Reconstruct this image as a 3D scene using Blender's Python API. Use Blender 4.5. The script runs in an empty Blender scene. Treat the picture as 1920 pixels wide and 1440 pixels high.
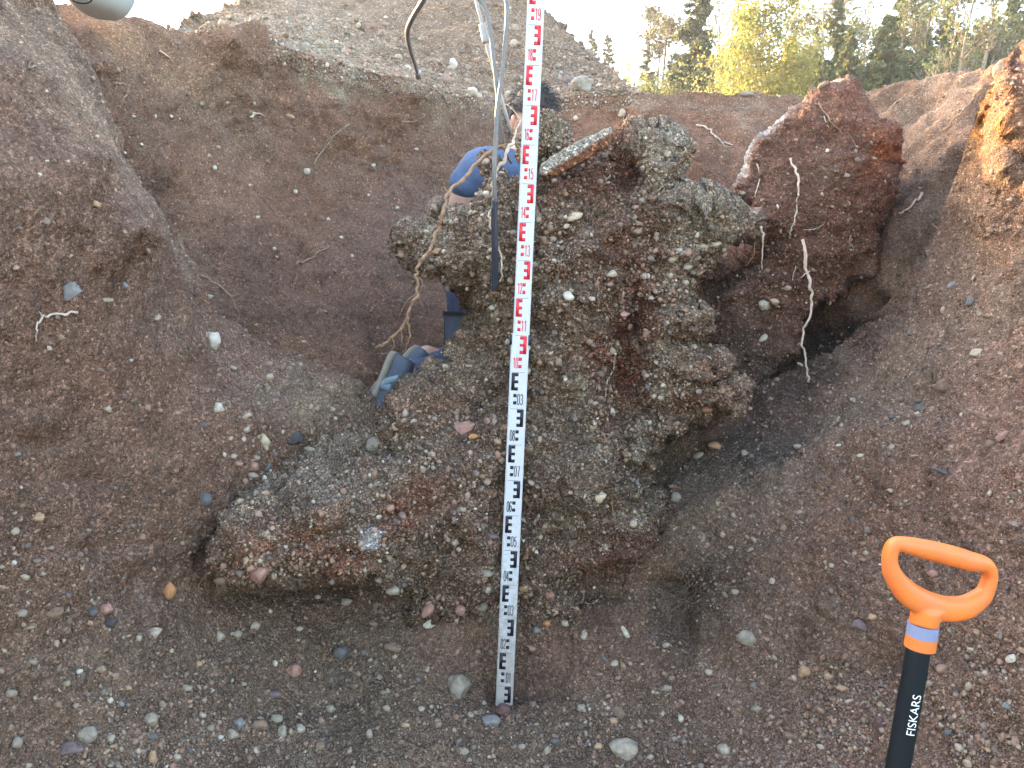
import bpy, bmesh, math, random
import numpy as np
from mathutils import Vector, Matrix

# ------------------------------------------------------------------ camera, world, sun, exposure
scene = bpy.context.scene
COL = scene.collection
F = 1480.0; PITCH = math.radians(7.0); CAM = np.array([0.0, 0.0, 1.23])
cd = bpy.data.cameras.new('camera'); cam = bpy.data.objects.new('camera', cd); COL.objects.link(cam)
cam.location = CAM; cam.rotation_euler = (math.radians(90) - PITCH, 0, 0)
cd.sensor_fit = 'HORIZONTAL'; cd.sensor_width = 36; cd.lens = F/1920*36; cd.clip_start = 0.05; cd.clip_end = 500
scene.camera = cam
SUN_EL = math.radians(18); SUN_AZ = math.radians(-50.5)      # azimuth from +Y, negative = to the left
world = bpy.data.worlds.new("World"); scene.world = world; world.use_nodes = True
nt = world.node_tree; sky = nt.nodes.new('ShaderNodeTexSky'); sky.sky_type = 'NISHITA'; sky.sun_disc = False
sky.sun_elevation = SUN_EL; sky.sun_rotation = SUN_AZ; sky.dust_density = 3.0; sky.air_density = 1.2; sky.ozone_density = 1.0
bg = nt.nodes['Background']; bg.inputs['Strength'].default_value = 0.15
nt.links.new(sky.outputs[0], bg.inputs[0])
sd = bpy.data.lights.new('sun', 'SUN'); sd.energy = 2.5; sd.angle = math.radians(0.55); sd.color = (1.0, 0.72, 0.4)
sun = bpy.data.objects.new('sun', sd); COL.objects.link(sun)
sdir = Vector((math.sin(SUN_AZ)*math.cos(SUN_EL), math.cos(SUN_AZ)*math.cos(SUN_EL), math.sin(SUN_EL)))
sun.rotation_euler = sdir.to_track_quat('Z', 'Y').to_euler(); sun.location = (-8, 12, 8)
scene.view_settings.view_transform = 'Standard'; scene.view_settings.look = 'None'
scene.view_settings.gamma = 1; scene.view_settings.exposure = 3.2
rng = np.random.default_rng(7); random.seed(7)

# ------------------------------------------------------------------ maths helpers
SP, CP = math.sin(PITCH), math.cos(PITCH)
def P3(px, py, D):
    """point seen at photo pixel (1920x1440) at distance D in front of the camera"""
    px = np.asarray(px, float); py = np.asarray(py, float); D = np.asarray(D, float)
    cx = (px-960)/F; cy = -(py-720)/F
    dx = cx; dy = cy*SP+CP; dz = cy*CP-SP
    s = D/dy
    return np.stack([CAM[0]+dx*s, CAM[1]+dy*s, CAM[2]+dz*s], -1)
def PV(px, py, D): return Vector(P3(px, py, D).tolist())
def Dz(px, py, z):
    cy = -(np.asarray(py, float)-720)/F
    return (z-CAM[2])*(cy*SP+CP)/(cy*CP-SP)

def _h(ix, iy, iz, s):
    n = (ix*374761393 + iy*668265263 + iz*2147483647 + s*1274126177) & 0xffffffff
    n = ((n ^ (n >> 13))*1274126177) & 0xffffffff
    n = ((n ^ (n >> 16))*2246822519) & 0xffffffff
    return ((n ^ (n >> 15)) & 0xffffff)/float(0xffffff)
def vnoise(p, s=0):
    i = np.floor(p).astype(np.int64); f = p-i; f = f*f*f*(f*(f*6-15)+10)
    r = 0
    for a in (0, 1):
        wa = f[..., 0] if a else 1-f[..., 0]
        for b in (0, 1):
            wb = f[..., 1] if b else 1-f[..., 1]
            for c in (0, 1):
                wc = f[..., 2] if c else 1-f[..., 2]
                r = r + wa*wb*wc*_h(i[..., 0]+a, i[..., 1]+b, i[..., 2]+c, s)
    return r*2-1
def fbm(p, sc, o=4, s=0, g=0.5):
    r = 0; a = 1; t = 0
    for k in range(o):
        r = r+a*vnoise(p*sc+17.3*k, s+k*31); t += a; a *= g; sc *= 2.03
    return r/t
def ridged(p, sc, o=3, s=0):
    r = 0; a = 1; t = 0
    for k in range(o):
        r = r+a*(1-2*np.abs(vnoise(p*sc+9.1*k, s+k*13))); t += a; a *= .5; sc *= 2.1
    return r/t
def worley(p, sc, s=0):
    """F1 distance (0..~1) and a random value of the nearest cell"""
    q = p*sc; i = np.floor(q).astype(np.int64)
    best = np.full(q.shape[:-1], 9.0); val = np.zeros(q.shape[:-1])
    for a in (-1, 0, 1):
        for b in (-1, 0, 1):
            for c in (-1, 0, 1):
                x, y, z = i[..., 0]+a, i[..., 1]+b, i[..., 2]+c
                d = (x+_h(x, y, z, s+1)-q[..., 0])**2+(y+_h(x, y, z, s+2)-q[..., 1])**2+(z+_h(x, y, z, s+3)-q[..., 2])**2
                m = d < best
                best = np.where(m, d, best); val = np.where(m, _h(x, y, z, s+4), val)
    return np.sqrt(best), val
def cobbles(p, sc, s, frac, amp):
    """rounded bumps: some cells of a cell pattern stand out like set stones"""
    d, v = worley(p, sc, s)
    return amp*np.clip((v-(1-frac))/frac, 0, 1)**.5*np.sqrt(np.clip(1-(d/.5)**2, 0, 1))

class RBF:
    def __init__(self, pts):
        a = np.array(pts, float); self.c = a[:, :2]/100.0; y = a[:, 2]
        n = len(a); K = np.linalg.norm(self.c[:, None]-self.c[None], axis=-1)
        K = K+np.eye(n)*-0.02
        A = np.zeros((n+3, n+3)); A[:n, :n] = K; A[:n, n] = 1; A[:n, n+1:] = self.c; A[n, :n] = 1; A[n+1:, :n] = self.c.T
        self.w = np.linalg.solve(A, np.concatenate([y, [0, 0, 0]]))
    def __call__(self, px, py):
        px = np.asarray(px, float)/100; py = np.asarray(py, float)/100
        sh = px.shape; X = px.ravel(); Y = py.ravel(); out = np.empty(len(X)); n = len(self.c)
        for i in range(0, len(X), 40000):
            x = X[i:i+40000]; y = Y[i:i+40000]
            d = np.sqrt((x[:, None]-self.c[:, 0])**2+(y[:, None]-self.c[:, 1])**2)
            out[i:i+40000] = d@self.w[:n]+self.w[n]+self.w[n+1]*x+self.w[n+2]*y
        return out.reshape(sh)
def interp(poly):
    a = np.array(poly, float)
    return lambda x: np.interp(x, a[:, 0], a[:, 1])
def blob(px, py, cx, cy, rx, ry, ang=0):
    c, s = math.cos(math.radians(ang)), math.sin(math.radians(ang))
    u = ((px-cx)*c+(py-cy)*s)/rx; v = (-(px-cx)*s+(py-cy)*c)/ry
    return np.exp(-(u*u+v*v))

# ------------------------------------------------------------------ mesh helpers
def tag(o, label=None, cat=None, group=None, kind=None):
    if label: o['label'] = label
    if cat: o['category'] = cat
    if group: o['group'] = group
    if kind: o['kind'] = kind
    return o
def mesh_np(name, V, Fq, mat, parent=None, col=None, smooth=True, fcol=None):
    """V (n,3), Fq list of (k,n) int arrays (tris / quads)"""
    me = bpy.data.meshes.new(name)
    if not isinstance(Fq, (list, tuple)): Fq = [Fq]
    nl = sum(f.size for f in Fq); nf = sum(len(f) for f in Fq)
    me.vertices.add(len(V)); me.vertices.foreach_set('co', np.asarray(V, np.float32).ravel())
    me.loops.add(nl); me.loops.foreach_set('vertex_index', np.concatenate([f.ravel() for f in Fq]).astype(np.int32))
    st = []; o = 0
    for f in Fq:
        st.append(o+np.arange(len(f))*f.shape[1]); o += f.size
    me.polygons.add(nf); me.polygons.foreach_set('loop_start', np.concatenate(st).astype(np.int32))
    me.update(calc_edges=True); me.validate()
    if smooth: me.polygons.foreach_set('use_smooth', np.ones(len(me.polygons), bool))
    if col is not None:
        at = me.attributes.new('soil', 'FLOAT_COLOR', 'POINT')
        c = np.ones((len(V), 4), np.float32); c[:, :3] = col; at.data.foreach_set('color', c.ravel())
    if mat: me.materials.append(mat)
    ob = bpy.data.objects.new(name, me); COL.objects.link(ob)
    if parent: ob.parent = parent
    return ob
def empty(name, loc=(0, 0, 0)):
    o = bpy.data.objects.new(name, None); o.location = loc; COL.objects.link(o); o.empty_display_size = .05
    return o
def adopt(o, parent):
    """parent keeping world place: the vertices are in world coordinates, so undo the parent's place"""
    o.parent = parent; o.matrix_parent_inverse = Matrix.Translation(-parent.location); return o
def rebase(o, loc):
    """put the object's origin at loc, keeping its world geometry"""
    n = len(o.data.vertices); a = np.empty(n*3, np.float32); o.data.vertices.foreach_get('co', a)
    a = a.reshape(-1, 3)-np.array(loc, np.float32); o.data.vertices.foreach_set('co', a.ravel()); o.data.update(); o.location = loc
def grid_faces(nr, nc, keep=None):
    i = np.arange(nr*nc).reshape(nr, nc)
    q = np.stack([i[:-1, :-1], i[1:, :-1], i[1:, 1:], i[:-1, 1:]], -1)
    if keep is not None: q = q[keep]
    return q.reshape(-1, 4)
def grid_normals(P):
    du = np.gradient(P, axis=1); dv = np.gradient(P, axis=0)
    n = np.cross(dv, du); n /= np.linalg.norm(n, axis=-1, keepdims=True)+1e-12
    return n
def smooth_grid(P, k):
    for _ in range(k):
        Q = P.copy()
        Q[1:-1, 1:-1] = (P[1:-1, 1:-1]*2+P[:-2, 1:-1]+P[2:, 1:-1]+P[1:-1, :-2]+P[1:-1, 2:])/6
        P = Q
    return P
def bez(pts, n):
    """Catmull-Rom through pts"""
    a = np.array(pts, float); a = np.vstack([2*a[0]-a[1], a, 2*a[-1]-a[-2]]); out = []
    for i in range(1, len(a)-2):
        for t in np.linspace(0, 1, n, endpoint=False):
            p0, p1, p2, p3 = a[i-1:i+3]
            out.append(.5*((2*p1)+(-p0+p2)*t+(2*p0-5*p1+4*p2-p3)*t*t+(-p0+3*p1-3*p2+p3)*t**3))
    out.append(a[-2]); return np.array(out)
def tube(pts, rad, k=8, cap=True):
    pts = np.array(pts, float); n = len(pts); rad = np.broadcast_to(rad, (n,)).astype(float)
    T = np.gradient(pts, axis=0); T /= np.linalg.norm(T, axis=1, keepdims=True)+1e-12
    ref = np.array([0.31, 0.2, 0.93]) if abs(T[0] @ np.array([.31, .2, .93])) < .9 else np.array([1., 0, 0])
    V = []; nn = ref
    for i in range(n):
        a = nn-T[i]*(nn @ T[i]); a /= np.linalg.norm(a)+1e-12; b = np.cross(T[i], a); nn = a
        th = np.arange(k)/k*2*np.pi
        V.append(pts[i]+rad[i]*(np.cos(th)[:, None]*a+np.sin(th)[:, None]*b))
    V = np.concatenate(V); i = np.arange(n*k).reshape(n, k); j = np.roll(i, -1, 1)
    Q = np.stack([i[:-1], j[:-1], j[1:], i[1:]], -1).reshape(-1, 4); T3 = []
    if cap:
        V = np.vstack([V, pts[0], pts[-1]]); c0 = n*k
        T3 = [np.stack([np.full(k, c0), j[0], i[0]], -1), np.stack([np.full(k, c0+1), i[-1], j[-1]], -1)]
    return V, Q, (np.concatenate(T3) if len(T3) else np.zeros((0, 3), int))
class Geo:
    """collects pieces, built as ONE mesh"""
    def __init__(self): self.V = []; self.Q = []; self.T = []; self.n = 0; self.C = []
    def add(self, V, Q=None, T=None, col=None):
        if Q is not None and len(Q): self.Q.append(np.asarray(Q)+self.n)
        if T is not None and len(T): self.T.append(np.asarray(T)+self.n)
        self.V.append(V); self.n += len(V); self.C.append(np.broadcast_to(col if col is not None else (1, 1, 1), (len(V), 3)))
    def build(self, name, mat, parent=None, smooth=True, col=False):
        fs = []
        if self.Q: fs.append(np.concatenate(self.Q))
        if self.T: fs.append(np.concatenate(self.T))
        return mesh_np(name, np.concatenate(self.V), fs, mat, parent, np.concatenate(self.C) if col else None, smooth)
def ico(sub):
    bm = bmesh.new(); bmesh.ops.create_icosphere(bm, subdivisions=sub, radius=1)
    V = np.array([v.co[:] for v in bm.verts]); T = np.array([[v.index for v in f.verts] for f in bm.faces]); bm.free()
    return V, T
ICO1, ICO2, ICO3, ICO4 = ico(1), ico(2), ico(3), ico(4)

# ------------------------------------------------------------------ materials
def newmat(name):
    m = bpy.data.materials.new(name); m.use_nodes = True; t = m.node_tree
    return m, t, t.nodes['Principled BSDF']
def N(t, typ, **kw):
    n = t.nodes.new(typ)
    for k, v in kw.items():
        if k in n.inputs.keys(): n.inputs[k].default_value = v
        else: setattr(n, k, v)
    return n
def soil_mat(name, grain=1.0, bump=1.0, pale=0.12, con=1.0):
    m, t, b = newmat(name); L = t.links.new
    tc = N(t, 'ShaderNodeTexCoord'); at = N(t, 'ShaderNodeAttribute', attribute_name='soil')
    v1 = N(t, 'ShaderNodeTexVoronoi', Scale=330*grain); v2 = N(t, 'ShaderNodeTexVoronoi', Scale=145*grain)
    n1 = N(t, 'ShaderNodeTexNoise', Scale=55.0, Detail=7.0, Roughness=.7); n2 = N(t, 'ShaderNodeTexNoise', Scale=420.0*grain, Detail=3.0, Roughness=.6)
    n3 = N(t, 'ShaderNodeTexNoise', Scale=9.0, Detail=5.0, Roughness=.6)
    for v in (v1, v2, n1, n2, n3): L(tc.outputs['Object'], v.inputs['Vector'])
    def ramp(src, pts):
        r = N(t, 'ShaderNodeValToRGB'); e = r.color_ramp.elements
        while len(e) < len(pts): e.new(.5)
        for k, (p, c) in enumerate(pts):
            c = c if isinstance(c, tuple) else 1+(c-1)*con
            e[k].position = p; e[k].color = (c, c, c, 1) if not isinstance(c, tuple) else c+(1,)
        L(src, r.inputs[0]); return r
    sp = N(t, 'ShaderNodeSeparateColor'); L(v1.outputs['Color'], sp.inputs[0])
    r1 = ramp(sp.outputs[0], [(0, .42), (.5, .84), (.84, 1.15), (1, 1.9)])
    sp2 = N(t, 'ShaderNodeSeparateColor'); L(v2.outputs['Color'], sp2.inputs[0])
    r2 = ramp(sp2.outputs[1], [(0, .62), (.7, 1.0), (1-pale, 1.15), (1, 2.2)])
    r3 = ramp(n1.outputs[0], [(.3, .6), (.5, 1.0), (.72, 1.35)])
    r4 = ramp(n3.outputs[0], [(.3, (.86, .84, .82)), (.5, (1., 1., 1.)), (.7, (1.14, 1.1, 1.06))])
    cur = at.outputs['Color']
    for r in (r1, r2, r3, r4):
        mx = N(t, 'ShaderNodeMix', data_type='RGBA', blend_type='MULTIPLY'); mx.inputs[0].default_value = 1
        L(cur, mx.inputs[6]); L(r.outputs[0], mx.inputs[7]); cur = mx.outputs[2]
    L(cur, b.inputs['Base Color']); b.inputs['Roughness'].default_value = .93; b.inputs['Specular IOR Level'].default_value = .25
    a1 = N(t, 'ShaderNodeMath', operation='MULTIPLY_ADD'); L(v1.outputs['Distance'], a1.inputs[0]); a1.inputs[1].default_value = -.35; L(n1.outputs[0], a1.inputs[2])
    a2 = N(t, 'ShaderNodeMath', operation='MULTIPLY_ADD'); L(v2.outputs['Distance'], a2.inputs[0]); a2.inputs[1].default_value = -.55; L(a1.outputs[0], a2.inputs[2])
    a3 = N(t, 'ShaderNodeMath', operation='MULTIPLY_ADD'); L(n2.outputs[0], a3.inputs[0]); a3.inputs[1].default_value = .35; L(a2.outputs[0], a3.inputs[2])
    bp = N(t, 'ShaderNodeBump', Strength=1.0, Distance=.011*bump); L(a3.outputs[0], bp.inputs['Height']); L(bp.outputs[0], b.inputs['Normal'])
    return m
def plain(name, col, rough=.6, metal=0, noise=0.0, scale=40, bump=0.0, spec=.5):
    m, t, b = newmat(name); L = t.links.new
    b.inputs['Base Color'].default_value = (*col, 1); b.inputs['Roughness'].default_value = rough; b.inputs['Metallic'].default_value = metal
    b.inputs['Specular IOR Level'].default_value = spec
    if noise or bump:
        tc = N(t, 'ShaderNodeTexCoord'); n = N(t, 'ShaderNodeTexNoise', Scale=float(scale), Detail=6.0, Roughness=.65); L(tc.outputs['Object'], n.inputs['Vector'])
        r = N(t, 'ShaderNodeMapRange'); r.inputs[1].default_value = .3; r.inputs[2].default_value = .7; r.inputs[3].default_value = 1-noise; r.inputs[4].default_value = 1+noise
        L(n.outputs[0], r.inputs[0]); mx = N(t, 'ShaderNodeMix', data_type='RGBA', blend_type='MULTIPLY'); mx.inputs[0].default_value = 1
        mx.inputs[6].default_value = (*col, 1); L(r.outputs[0], mx.inputs[7]); L(mx.outputs[2], b.inputs['Base Color'])
        if bump:
            bp = N(t, 'ShaderNodeBump', Strength=.8, Distance=bump); L(n.outputs[0], bp.inputs['Height']); L(bp.outputs[0], b.inputs['Normal'])
    return m
def attr_mat(name, rough=.75, scale=60, noise=.3, bump=.002):
    m = plain(name, (1, 1, 1), rough, 0, noise, scale, bump, .35); t = m.node_tree
    at = N(t, 'ShaderNodeAttribute', attribute_name='soil')
    mx = [n for n in t.nodes if n.type == 'MIX'][0]; t.links.new(at.outputs['Color'], mx.inputs[6])
    return m
M_SOIL = soil_mat('soil', con=.75); M_BACK = soil_mat('fine brown soil', 1.0, 1.1, .06, .7); M_ROCK = soil_mat('cemented gravel', 1.0, 1.4, .2); M_FAR = soil_mat('soil far', .5, 1.8, .15, .7)
M_PEB = attr_mat('pebbles', .7, 120, .28, .0015)
# ------------------------------------------------------------------ the ground of the pit
ZG = 2.2
BROWN = np.array((.302, .178, .126)); REDB = np.array((.30, .150, .092)); GREY = np.array((.335, .240, .168)); PALE = np.array((.50, .41, .30))
DARK = np.array((.12, .078, .058)); TAN = np.array((.36, .24, .165)); OCHRE = np.array((.52, .23, .06)); LIGHT = np.array((.42, .265, .165)); MOSSY = np.array((.23, .20, .13)); PURP = np.array((.15, .100, .080))
def paint(px, py, P, base, spots, seed):
    c = np.broadcast_to(base, P.shape).copy()
    w1 = fbm(P, 5.0, 4, seed); w2 = fbm(P, 5.0, 4, seed+50); w3 = fbm(P, 22.0, 4, seed+99)
    qx = px+w1*90; qy = py+w2*90
    for (cx, cy, rx, ry, ang, col, st) in spots:
        w = np.clip(blob(qx, qy, cx, cy, rx, ry, ang)*1.25*(1+.7*w3), 0, 1)*st
        c = c*(1-w[..., None])+col*w[..., None]
    c = c*(1+.26*w3[..., None]+.16*w1[..., None])
    return np.clip(c, .015, .8)

def sheet(name, x0, x1, dx, top, ybot, nr, Dfn, relief, spots, base, seed, back, mat, backdir='hide', sub=None):
    xs = np.arange(x0, x1+dx, dx); nc = len(xs); yt = top(xs)
    jag = vnoise(np.stack([xs/37., xs*0, xs*0], -1), seed)*5+vnoise(np.stack([xs/11., xs*0, xs*0], -1), seed+1)*2.5
    yt = yt+jag
    v = np.linspace(0, 1, nr)[:, None]
    px = np.broadcast_to(xs, (nr, nc)).copy(); py = yt[None]+(ybot-yt[None])*v
    D = Dfn(px, py)
    P = P3(px, py, D)
    k = 14                                                     # the part that folds away behind the silhouette
    sl = np.gradient(yt, xs); sl = np.convolve(np.pad(sl, 6, 'edge'), np.ones(13)/13, 'valid')
    nin = np.stack([-sl, np.ones_like(sl)], -1); nin /= np.linalg.norm(nin, axis=1, keepdims=True)   # image normal pointing into the sheet
    R = P[0]-CAM
    rows = []
    for j in range(k, 0, -1):
        s = (j/k)
        if backdir == 'hide':
            Q = CAM+R*(1+back*s)
            Q[:, 0] += nin[:, 0]*back*1.3*s*(.35+s); Q[:, 2] -= np.maximum(nin[:, 1], .2)*back*1.3*s*(.35+s)
        else:                                                   # flat ground running to the horizon
            far = 70*s**3+.02*s
            Q = P[0].copy(); Q[:, 1] += far; Q[:, 0] += (P[0][:, 0])/np.maximum(P[0][:, 1], 1)*far*1.5
            w = min(1, far/1.2); Q[:, 2] = P[0][:, 2]*(1-w)+(ZG-.03)*w-.01*min(far, 1)
        rows.append(Q)
    P = np.concatenate([np.stack(rows), P]); px = np.concatenate([np.broadcast_to(px[0], (k, nc)), px]); py = np.concatenate([np.broadcast_to(py[0], (k, nc)), py])
    Ps = smooth_grid(P, 3); n = grid_normals(Ps)
    # normals towards the camera
    fl = np.sign(np.sum(n*(CAM-Ps), -1)); fl[:k] = 1; n = n*np.where(fl == 0, 1, fl)[..., None]
    h = relief(P, px, py)
    fade = np.ones(P.shape[:2]); fade[:k] = np.linspace(.0, 1, k)[:, None]
    P = P+n*(h*fade)[..., None]
    c = paint(px, py, P, base, spots, seed+7)
    if sub is not None: c = sub(c, P, px, py, h)
    ob = mesh_np(name, P.reshape(-1, 3), grid_faces(*P.shape[:2]), mat, col=c.reshape(-1, 3))
    return ob, P, n, px, py

# near sheet: left bank, floor of the pit, right bank
topN = interp([(-700, -420), (-300, -300), (0, -150), (60, -60), (110, 25), (170, 130), (215, 235), (240, 300), (290, 385), (340, 455), (385, 540), (410, 590), (470, 630), (540, 662), (610, 688), (660, 712), (700, 740),
               (760, 800), (900, 860), (1100, 870), (1230, 850), (1300, 790), (1360, 750), (1480, 700), (1600, 640), (1680, 585), (1730, 500), (1765, 410), (1800, 320), (1825, 240), (1862, 160), (1905, 90), (1960, 30), (2100, -70), (2700, -350)])
DN = RBF([(-600, 1440, 1.0), (-600, 900, 1.0), (-600, 300, 1.05), (-600, -200, 1.3), (-100, 1440, 1.5), (300, 1440, 1.68), (700, 1440, 1.86), (950, 1440, 1.93), (1300, 1440, 1.87), (1600, 1440, 1.7), (2000, 1440, 1.42), (2600, 1440, 1.05),
          (-600, 1760, .95), (300, 1760, 1.3), (950, 1760, 1.42), (1500, 1760, 1.32), (2600, 1760, .95),
          (0, 1300, 1.55), (300, 1300, 1.8), (600, 1300, 2.08), (860, 1330, 2.10), (950, 1330, 2.09), (950, 1290, 2.2), (1200, 1320, 2.14), (1500, 1300, 1.92), (1900, 1300, 1.52), (2600, 1300, 1.05),
          (850, 1250, 2.19), (950, 1260, 2.25), (1010, 1260, 2.24), (1100, 1240, 2.19), (850, 1180, 2.24), (1050, 1180, 2.24),
          (0, 1100, 1.55), (300, 1100, 1.97), (450, 1130, 2.17), (600, 1125, 2.3), (720, 1150, 2.26), (450, 1210, 2.05), (600, 1200, 2.16), (950, 1150, 2.31), (1120, 1110, 2.24), (1250, 1130, 2.26), (1330, 1100, 2.2), (1500, 1100, 2.02), (1900, 1100, 1.6), (2600, 1100, 1.1),
          (0, 900, 1.58), (300, 900, 1.98), (430, 900, 2.15), (600, 900, 2.45), (950, 900, 2.55), (1250, 920, 2.45), (1320, 950, 2.32), (1450, 900, 2.28), (1650, 850, 2.1), (1900, 900, 1.7), (2600, 900, 1.1),
          (0, 750, 1.58), (100, 800, 1.78), (250, 750, 1.97), (450, 750, 2.22), (600, 770, 2.45), (700, 760, 2.6), (1250, 860, 2.6), (1400, 780, 2.72), (1550, 720, 2.62), (1700, 700, 2.3), (1900, 750, 1.86), (2600, 700, 1.15),
          (0, 600, 1.56), (250, 620, 1.97), (330, 640, 2.15), (400, 600, 2.42), (540, 670, 2.62), (1600, 650, 2.72), (1680, 600, 2.6), (1760, 560, 2.35), (1900, 600, 1.98), (2600, 500, 1.2),
          (0, 450, 1.56), (200, 450, 1.85), (270, 430, 1.95), (325, 450, 2.3), (1770, 440, 2.5), (1830, 450, 2.3), (1900, 450, 2.1),
          (1892, 160, 2.10), (1890, 230, 2.06), (1886, 300, 2.08), (1875, 330, 2.12), (1860, 400, 2.16), (1836, 235, 2.5), (1826, 300, 2.46), (0, 300, 1.6), (150, 300, 1.78), (205, 300, 1.94), (235, 300, 2.3), (1920, 300, 2.08), (1920, 200, 2.1), (0, 130, 1.75), (80, 150, 1.95), (150, 160, 2.2), (60, 20, 2.3), (-150, 0, 1.8), (1910, 110, 2.4), (2000, 60, 2.3), (2600, 100, 1.3)])
crX = interp([(-300, -500), (0, -130), (60, -60), (100, 2), (135, 60), (185, 130), (240, 170), (300, 208), (360, 245), (425, 288), (500, 328), (560, 352), (620, 372)])
def DNs(px, py):
    u = np.clip((px+vnoise(np.stack([px/25, py/25, px*0], -1), 5)*7-crX(py))/26, 0, 1); return DN(px, py)-.05+.13*u*u*(3-2*u)*np.clip((680-py)/260, 0, 1)+.05*np.clip((px-380)/200, 0, 1)
def reliefN(P, px, py):
    left = np.clip((600-px)/250, 0, 1)*np.clip((1000-py)/250, 0, 1)     # smoother sandy bank
    rough = 1-.62*left
    h = fbm(P, 4.0, 3, 11)*.03*(1-.8*blob(px, py, 215, 430, 140, 200))+fbm(P, 14.0, 4, 12)*.018*rough+ridged(P, 30, 3, 13)*.006*rough+fbm(P, 90, 2, 16)*.0035
    h += cobbles(P, 17, 20, .18, .014)*rough+cobbles(P, 34, 21, .3, .009)*rough+cobbles(P, 75, 22, .45, .0052)*rough+cobbles(P, 140, 27, .5, .0026)
    # scratches running down the left bank
    q = np.stack([P[..., 0]*.8+P[..., 2]*.6, P[..., 1], (-P[..., 0]*.6+P[..., 2]*.8)*.18], -1)
    h += (fbm(q, 22, 3, 31)*.016+ridged(q, 60, 2, 32)*.006)*np.clip((480-px)/160, 0, 1)*np.clip((760-py)/200, 0, 1)
    # scratches of the excavator on the right bank
    q = np.stack([P[..., 0]*.75-P[..., 2]*.66, P[..., 1], (P[..., 0]*.66+P[..., 2]*.75)*.15], -1)
    h += fbm(q, 16, 3, 35)*.016*np.clip((px-1380)/160, 0, 1)*np.clip((1250-py)/300, 0, 1)
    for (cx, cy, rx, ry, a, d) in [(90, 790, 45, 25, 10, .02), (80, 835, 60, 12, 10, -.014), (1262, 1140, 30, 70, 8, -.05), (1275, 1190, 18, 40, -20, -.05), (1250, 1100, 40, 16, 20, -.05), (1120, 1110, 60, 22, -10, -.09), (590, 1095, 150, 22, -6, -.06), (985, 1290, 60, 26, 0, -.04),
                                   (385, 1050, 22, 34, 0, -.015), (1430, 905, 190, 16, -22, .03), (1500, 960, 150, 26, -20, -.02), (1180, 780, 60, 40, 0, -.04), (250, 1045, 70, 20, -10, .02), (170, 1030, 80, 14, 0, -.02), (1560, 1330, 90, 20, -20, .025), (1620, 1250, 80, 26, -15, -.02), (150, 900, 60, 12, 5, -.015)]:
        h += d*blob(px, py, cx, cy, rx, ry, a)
    return h
spotsN = [(60, 400, 130, 200, 0, BROWN*.92, .8), (110, 560, 150, 160, 0, BROWN*1.05, .6), (140, 180, 60, 170, -38, LIGHT*.85, .5), (280, 400, 22, 80, -32, TAN*.9, .5), (300, 560, 40, 110, -35, TAN*.8, .5), (330, 720, 90, 60, 20, REDB*.9, .35),
          (590, 730, 140, 36, 14, GREY*.98, .8), (640, 790, 110, 36, 10, GREY*1.0, .7), (300, 800, 180, 70, 0, BROWN*.95, .5), (130, 1000, 230, 120, 0, BROWN*.85, .6), (300, 1300, 420, 170, 0, GREY*.72, .55), (850, 1400, 420, 110, 0, GREY*.62, .7),
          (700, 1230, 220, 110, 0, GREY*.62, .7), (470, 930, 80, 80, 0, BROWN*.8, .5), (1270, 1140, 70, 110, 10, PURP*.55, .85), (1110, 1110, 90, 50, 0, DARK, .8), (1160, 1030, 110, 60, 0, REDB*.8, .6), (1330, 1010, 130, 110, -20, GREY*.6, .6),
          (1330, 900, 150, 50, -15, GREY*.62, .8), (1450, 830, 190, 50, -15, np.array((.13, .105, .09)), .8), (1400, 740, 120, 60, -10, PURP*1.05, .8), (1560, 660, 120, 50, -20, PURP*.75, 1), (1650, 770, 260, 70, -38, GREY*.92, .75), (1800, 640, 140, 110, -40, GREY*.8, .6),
          (1650, 950, 200, 100, -20, REDB*.85, .5), (1850, 800, 130, 200, 0, BROWN*1.15, .6), (1860, 330, 60, 120, -10, TAN*.9, .7), (1856, 215, 42, 88, 12, OCHRE, 1), (1900, 120, 70, 70, 0, REDB*1.2, .7), (1845, 480, 80, 110, -20, GREY*.8, .5), (1900, 260, 30, 150, 0, REDB*1.1, .8), (1700, 520, 40, 90, 20, TAN*.8, .6),  # OCHRE spot: ochre soil, deepened so the colour adds to the sunlit patch
          (1500, 1200, 250, 150, 0, GREY*.66, .5), (1750, 1250, 200, 120, 0, BROWN*.85, .5), (960, 1250, 90, 70, 0, BROWN*.65, .5)]
def subN(c, P, px, py, h):
    w = (np.clip((px-crX(py))/16, 0, 1)*np.clip((560-py)/80, 0, 1)*(px < 460)*.75)[..., None]
    q = np.stack([P[..., 0]*.8+P[..., 2]*.6, P[..., 1], (-P[..., 0]*.6+P[..., 2]*.8)*.15], -1)
    c = c*(1-w)+TAN*1.15*(.9+.8*fbm(q, 30, 4, 8)[..., None])*w  # streaked tan soil, lightened to paint in skylight along the crest
    return c
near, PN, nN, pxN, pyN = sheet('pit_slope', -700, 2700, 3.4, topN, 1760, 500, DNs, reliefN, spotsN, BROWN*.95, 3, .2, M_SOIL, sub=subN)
tag(near, kind='structure')

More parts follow.
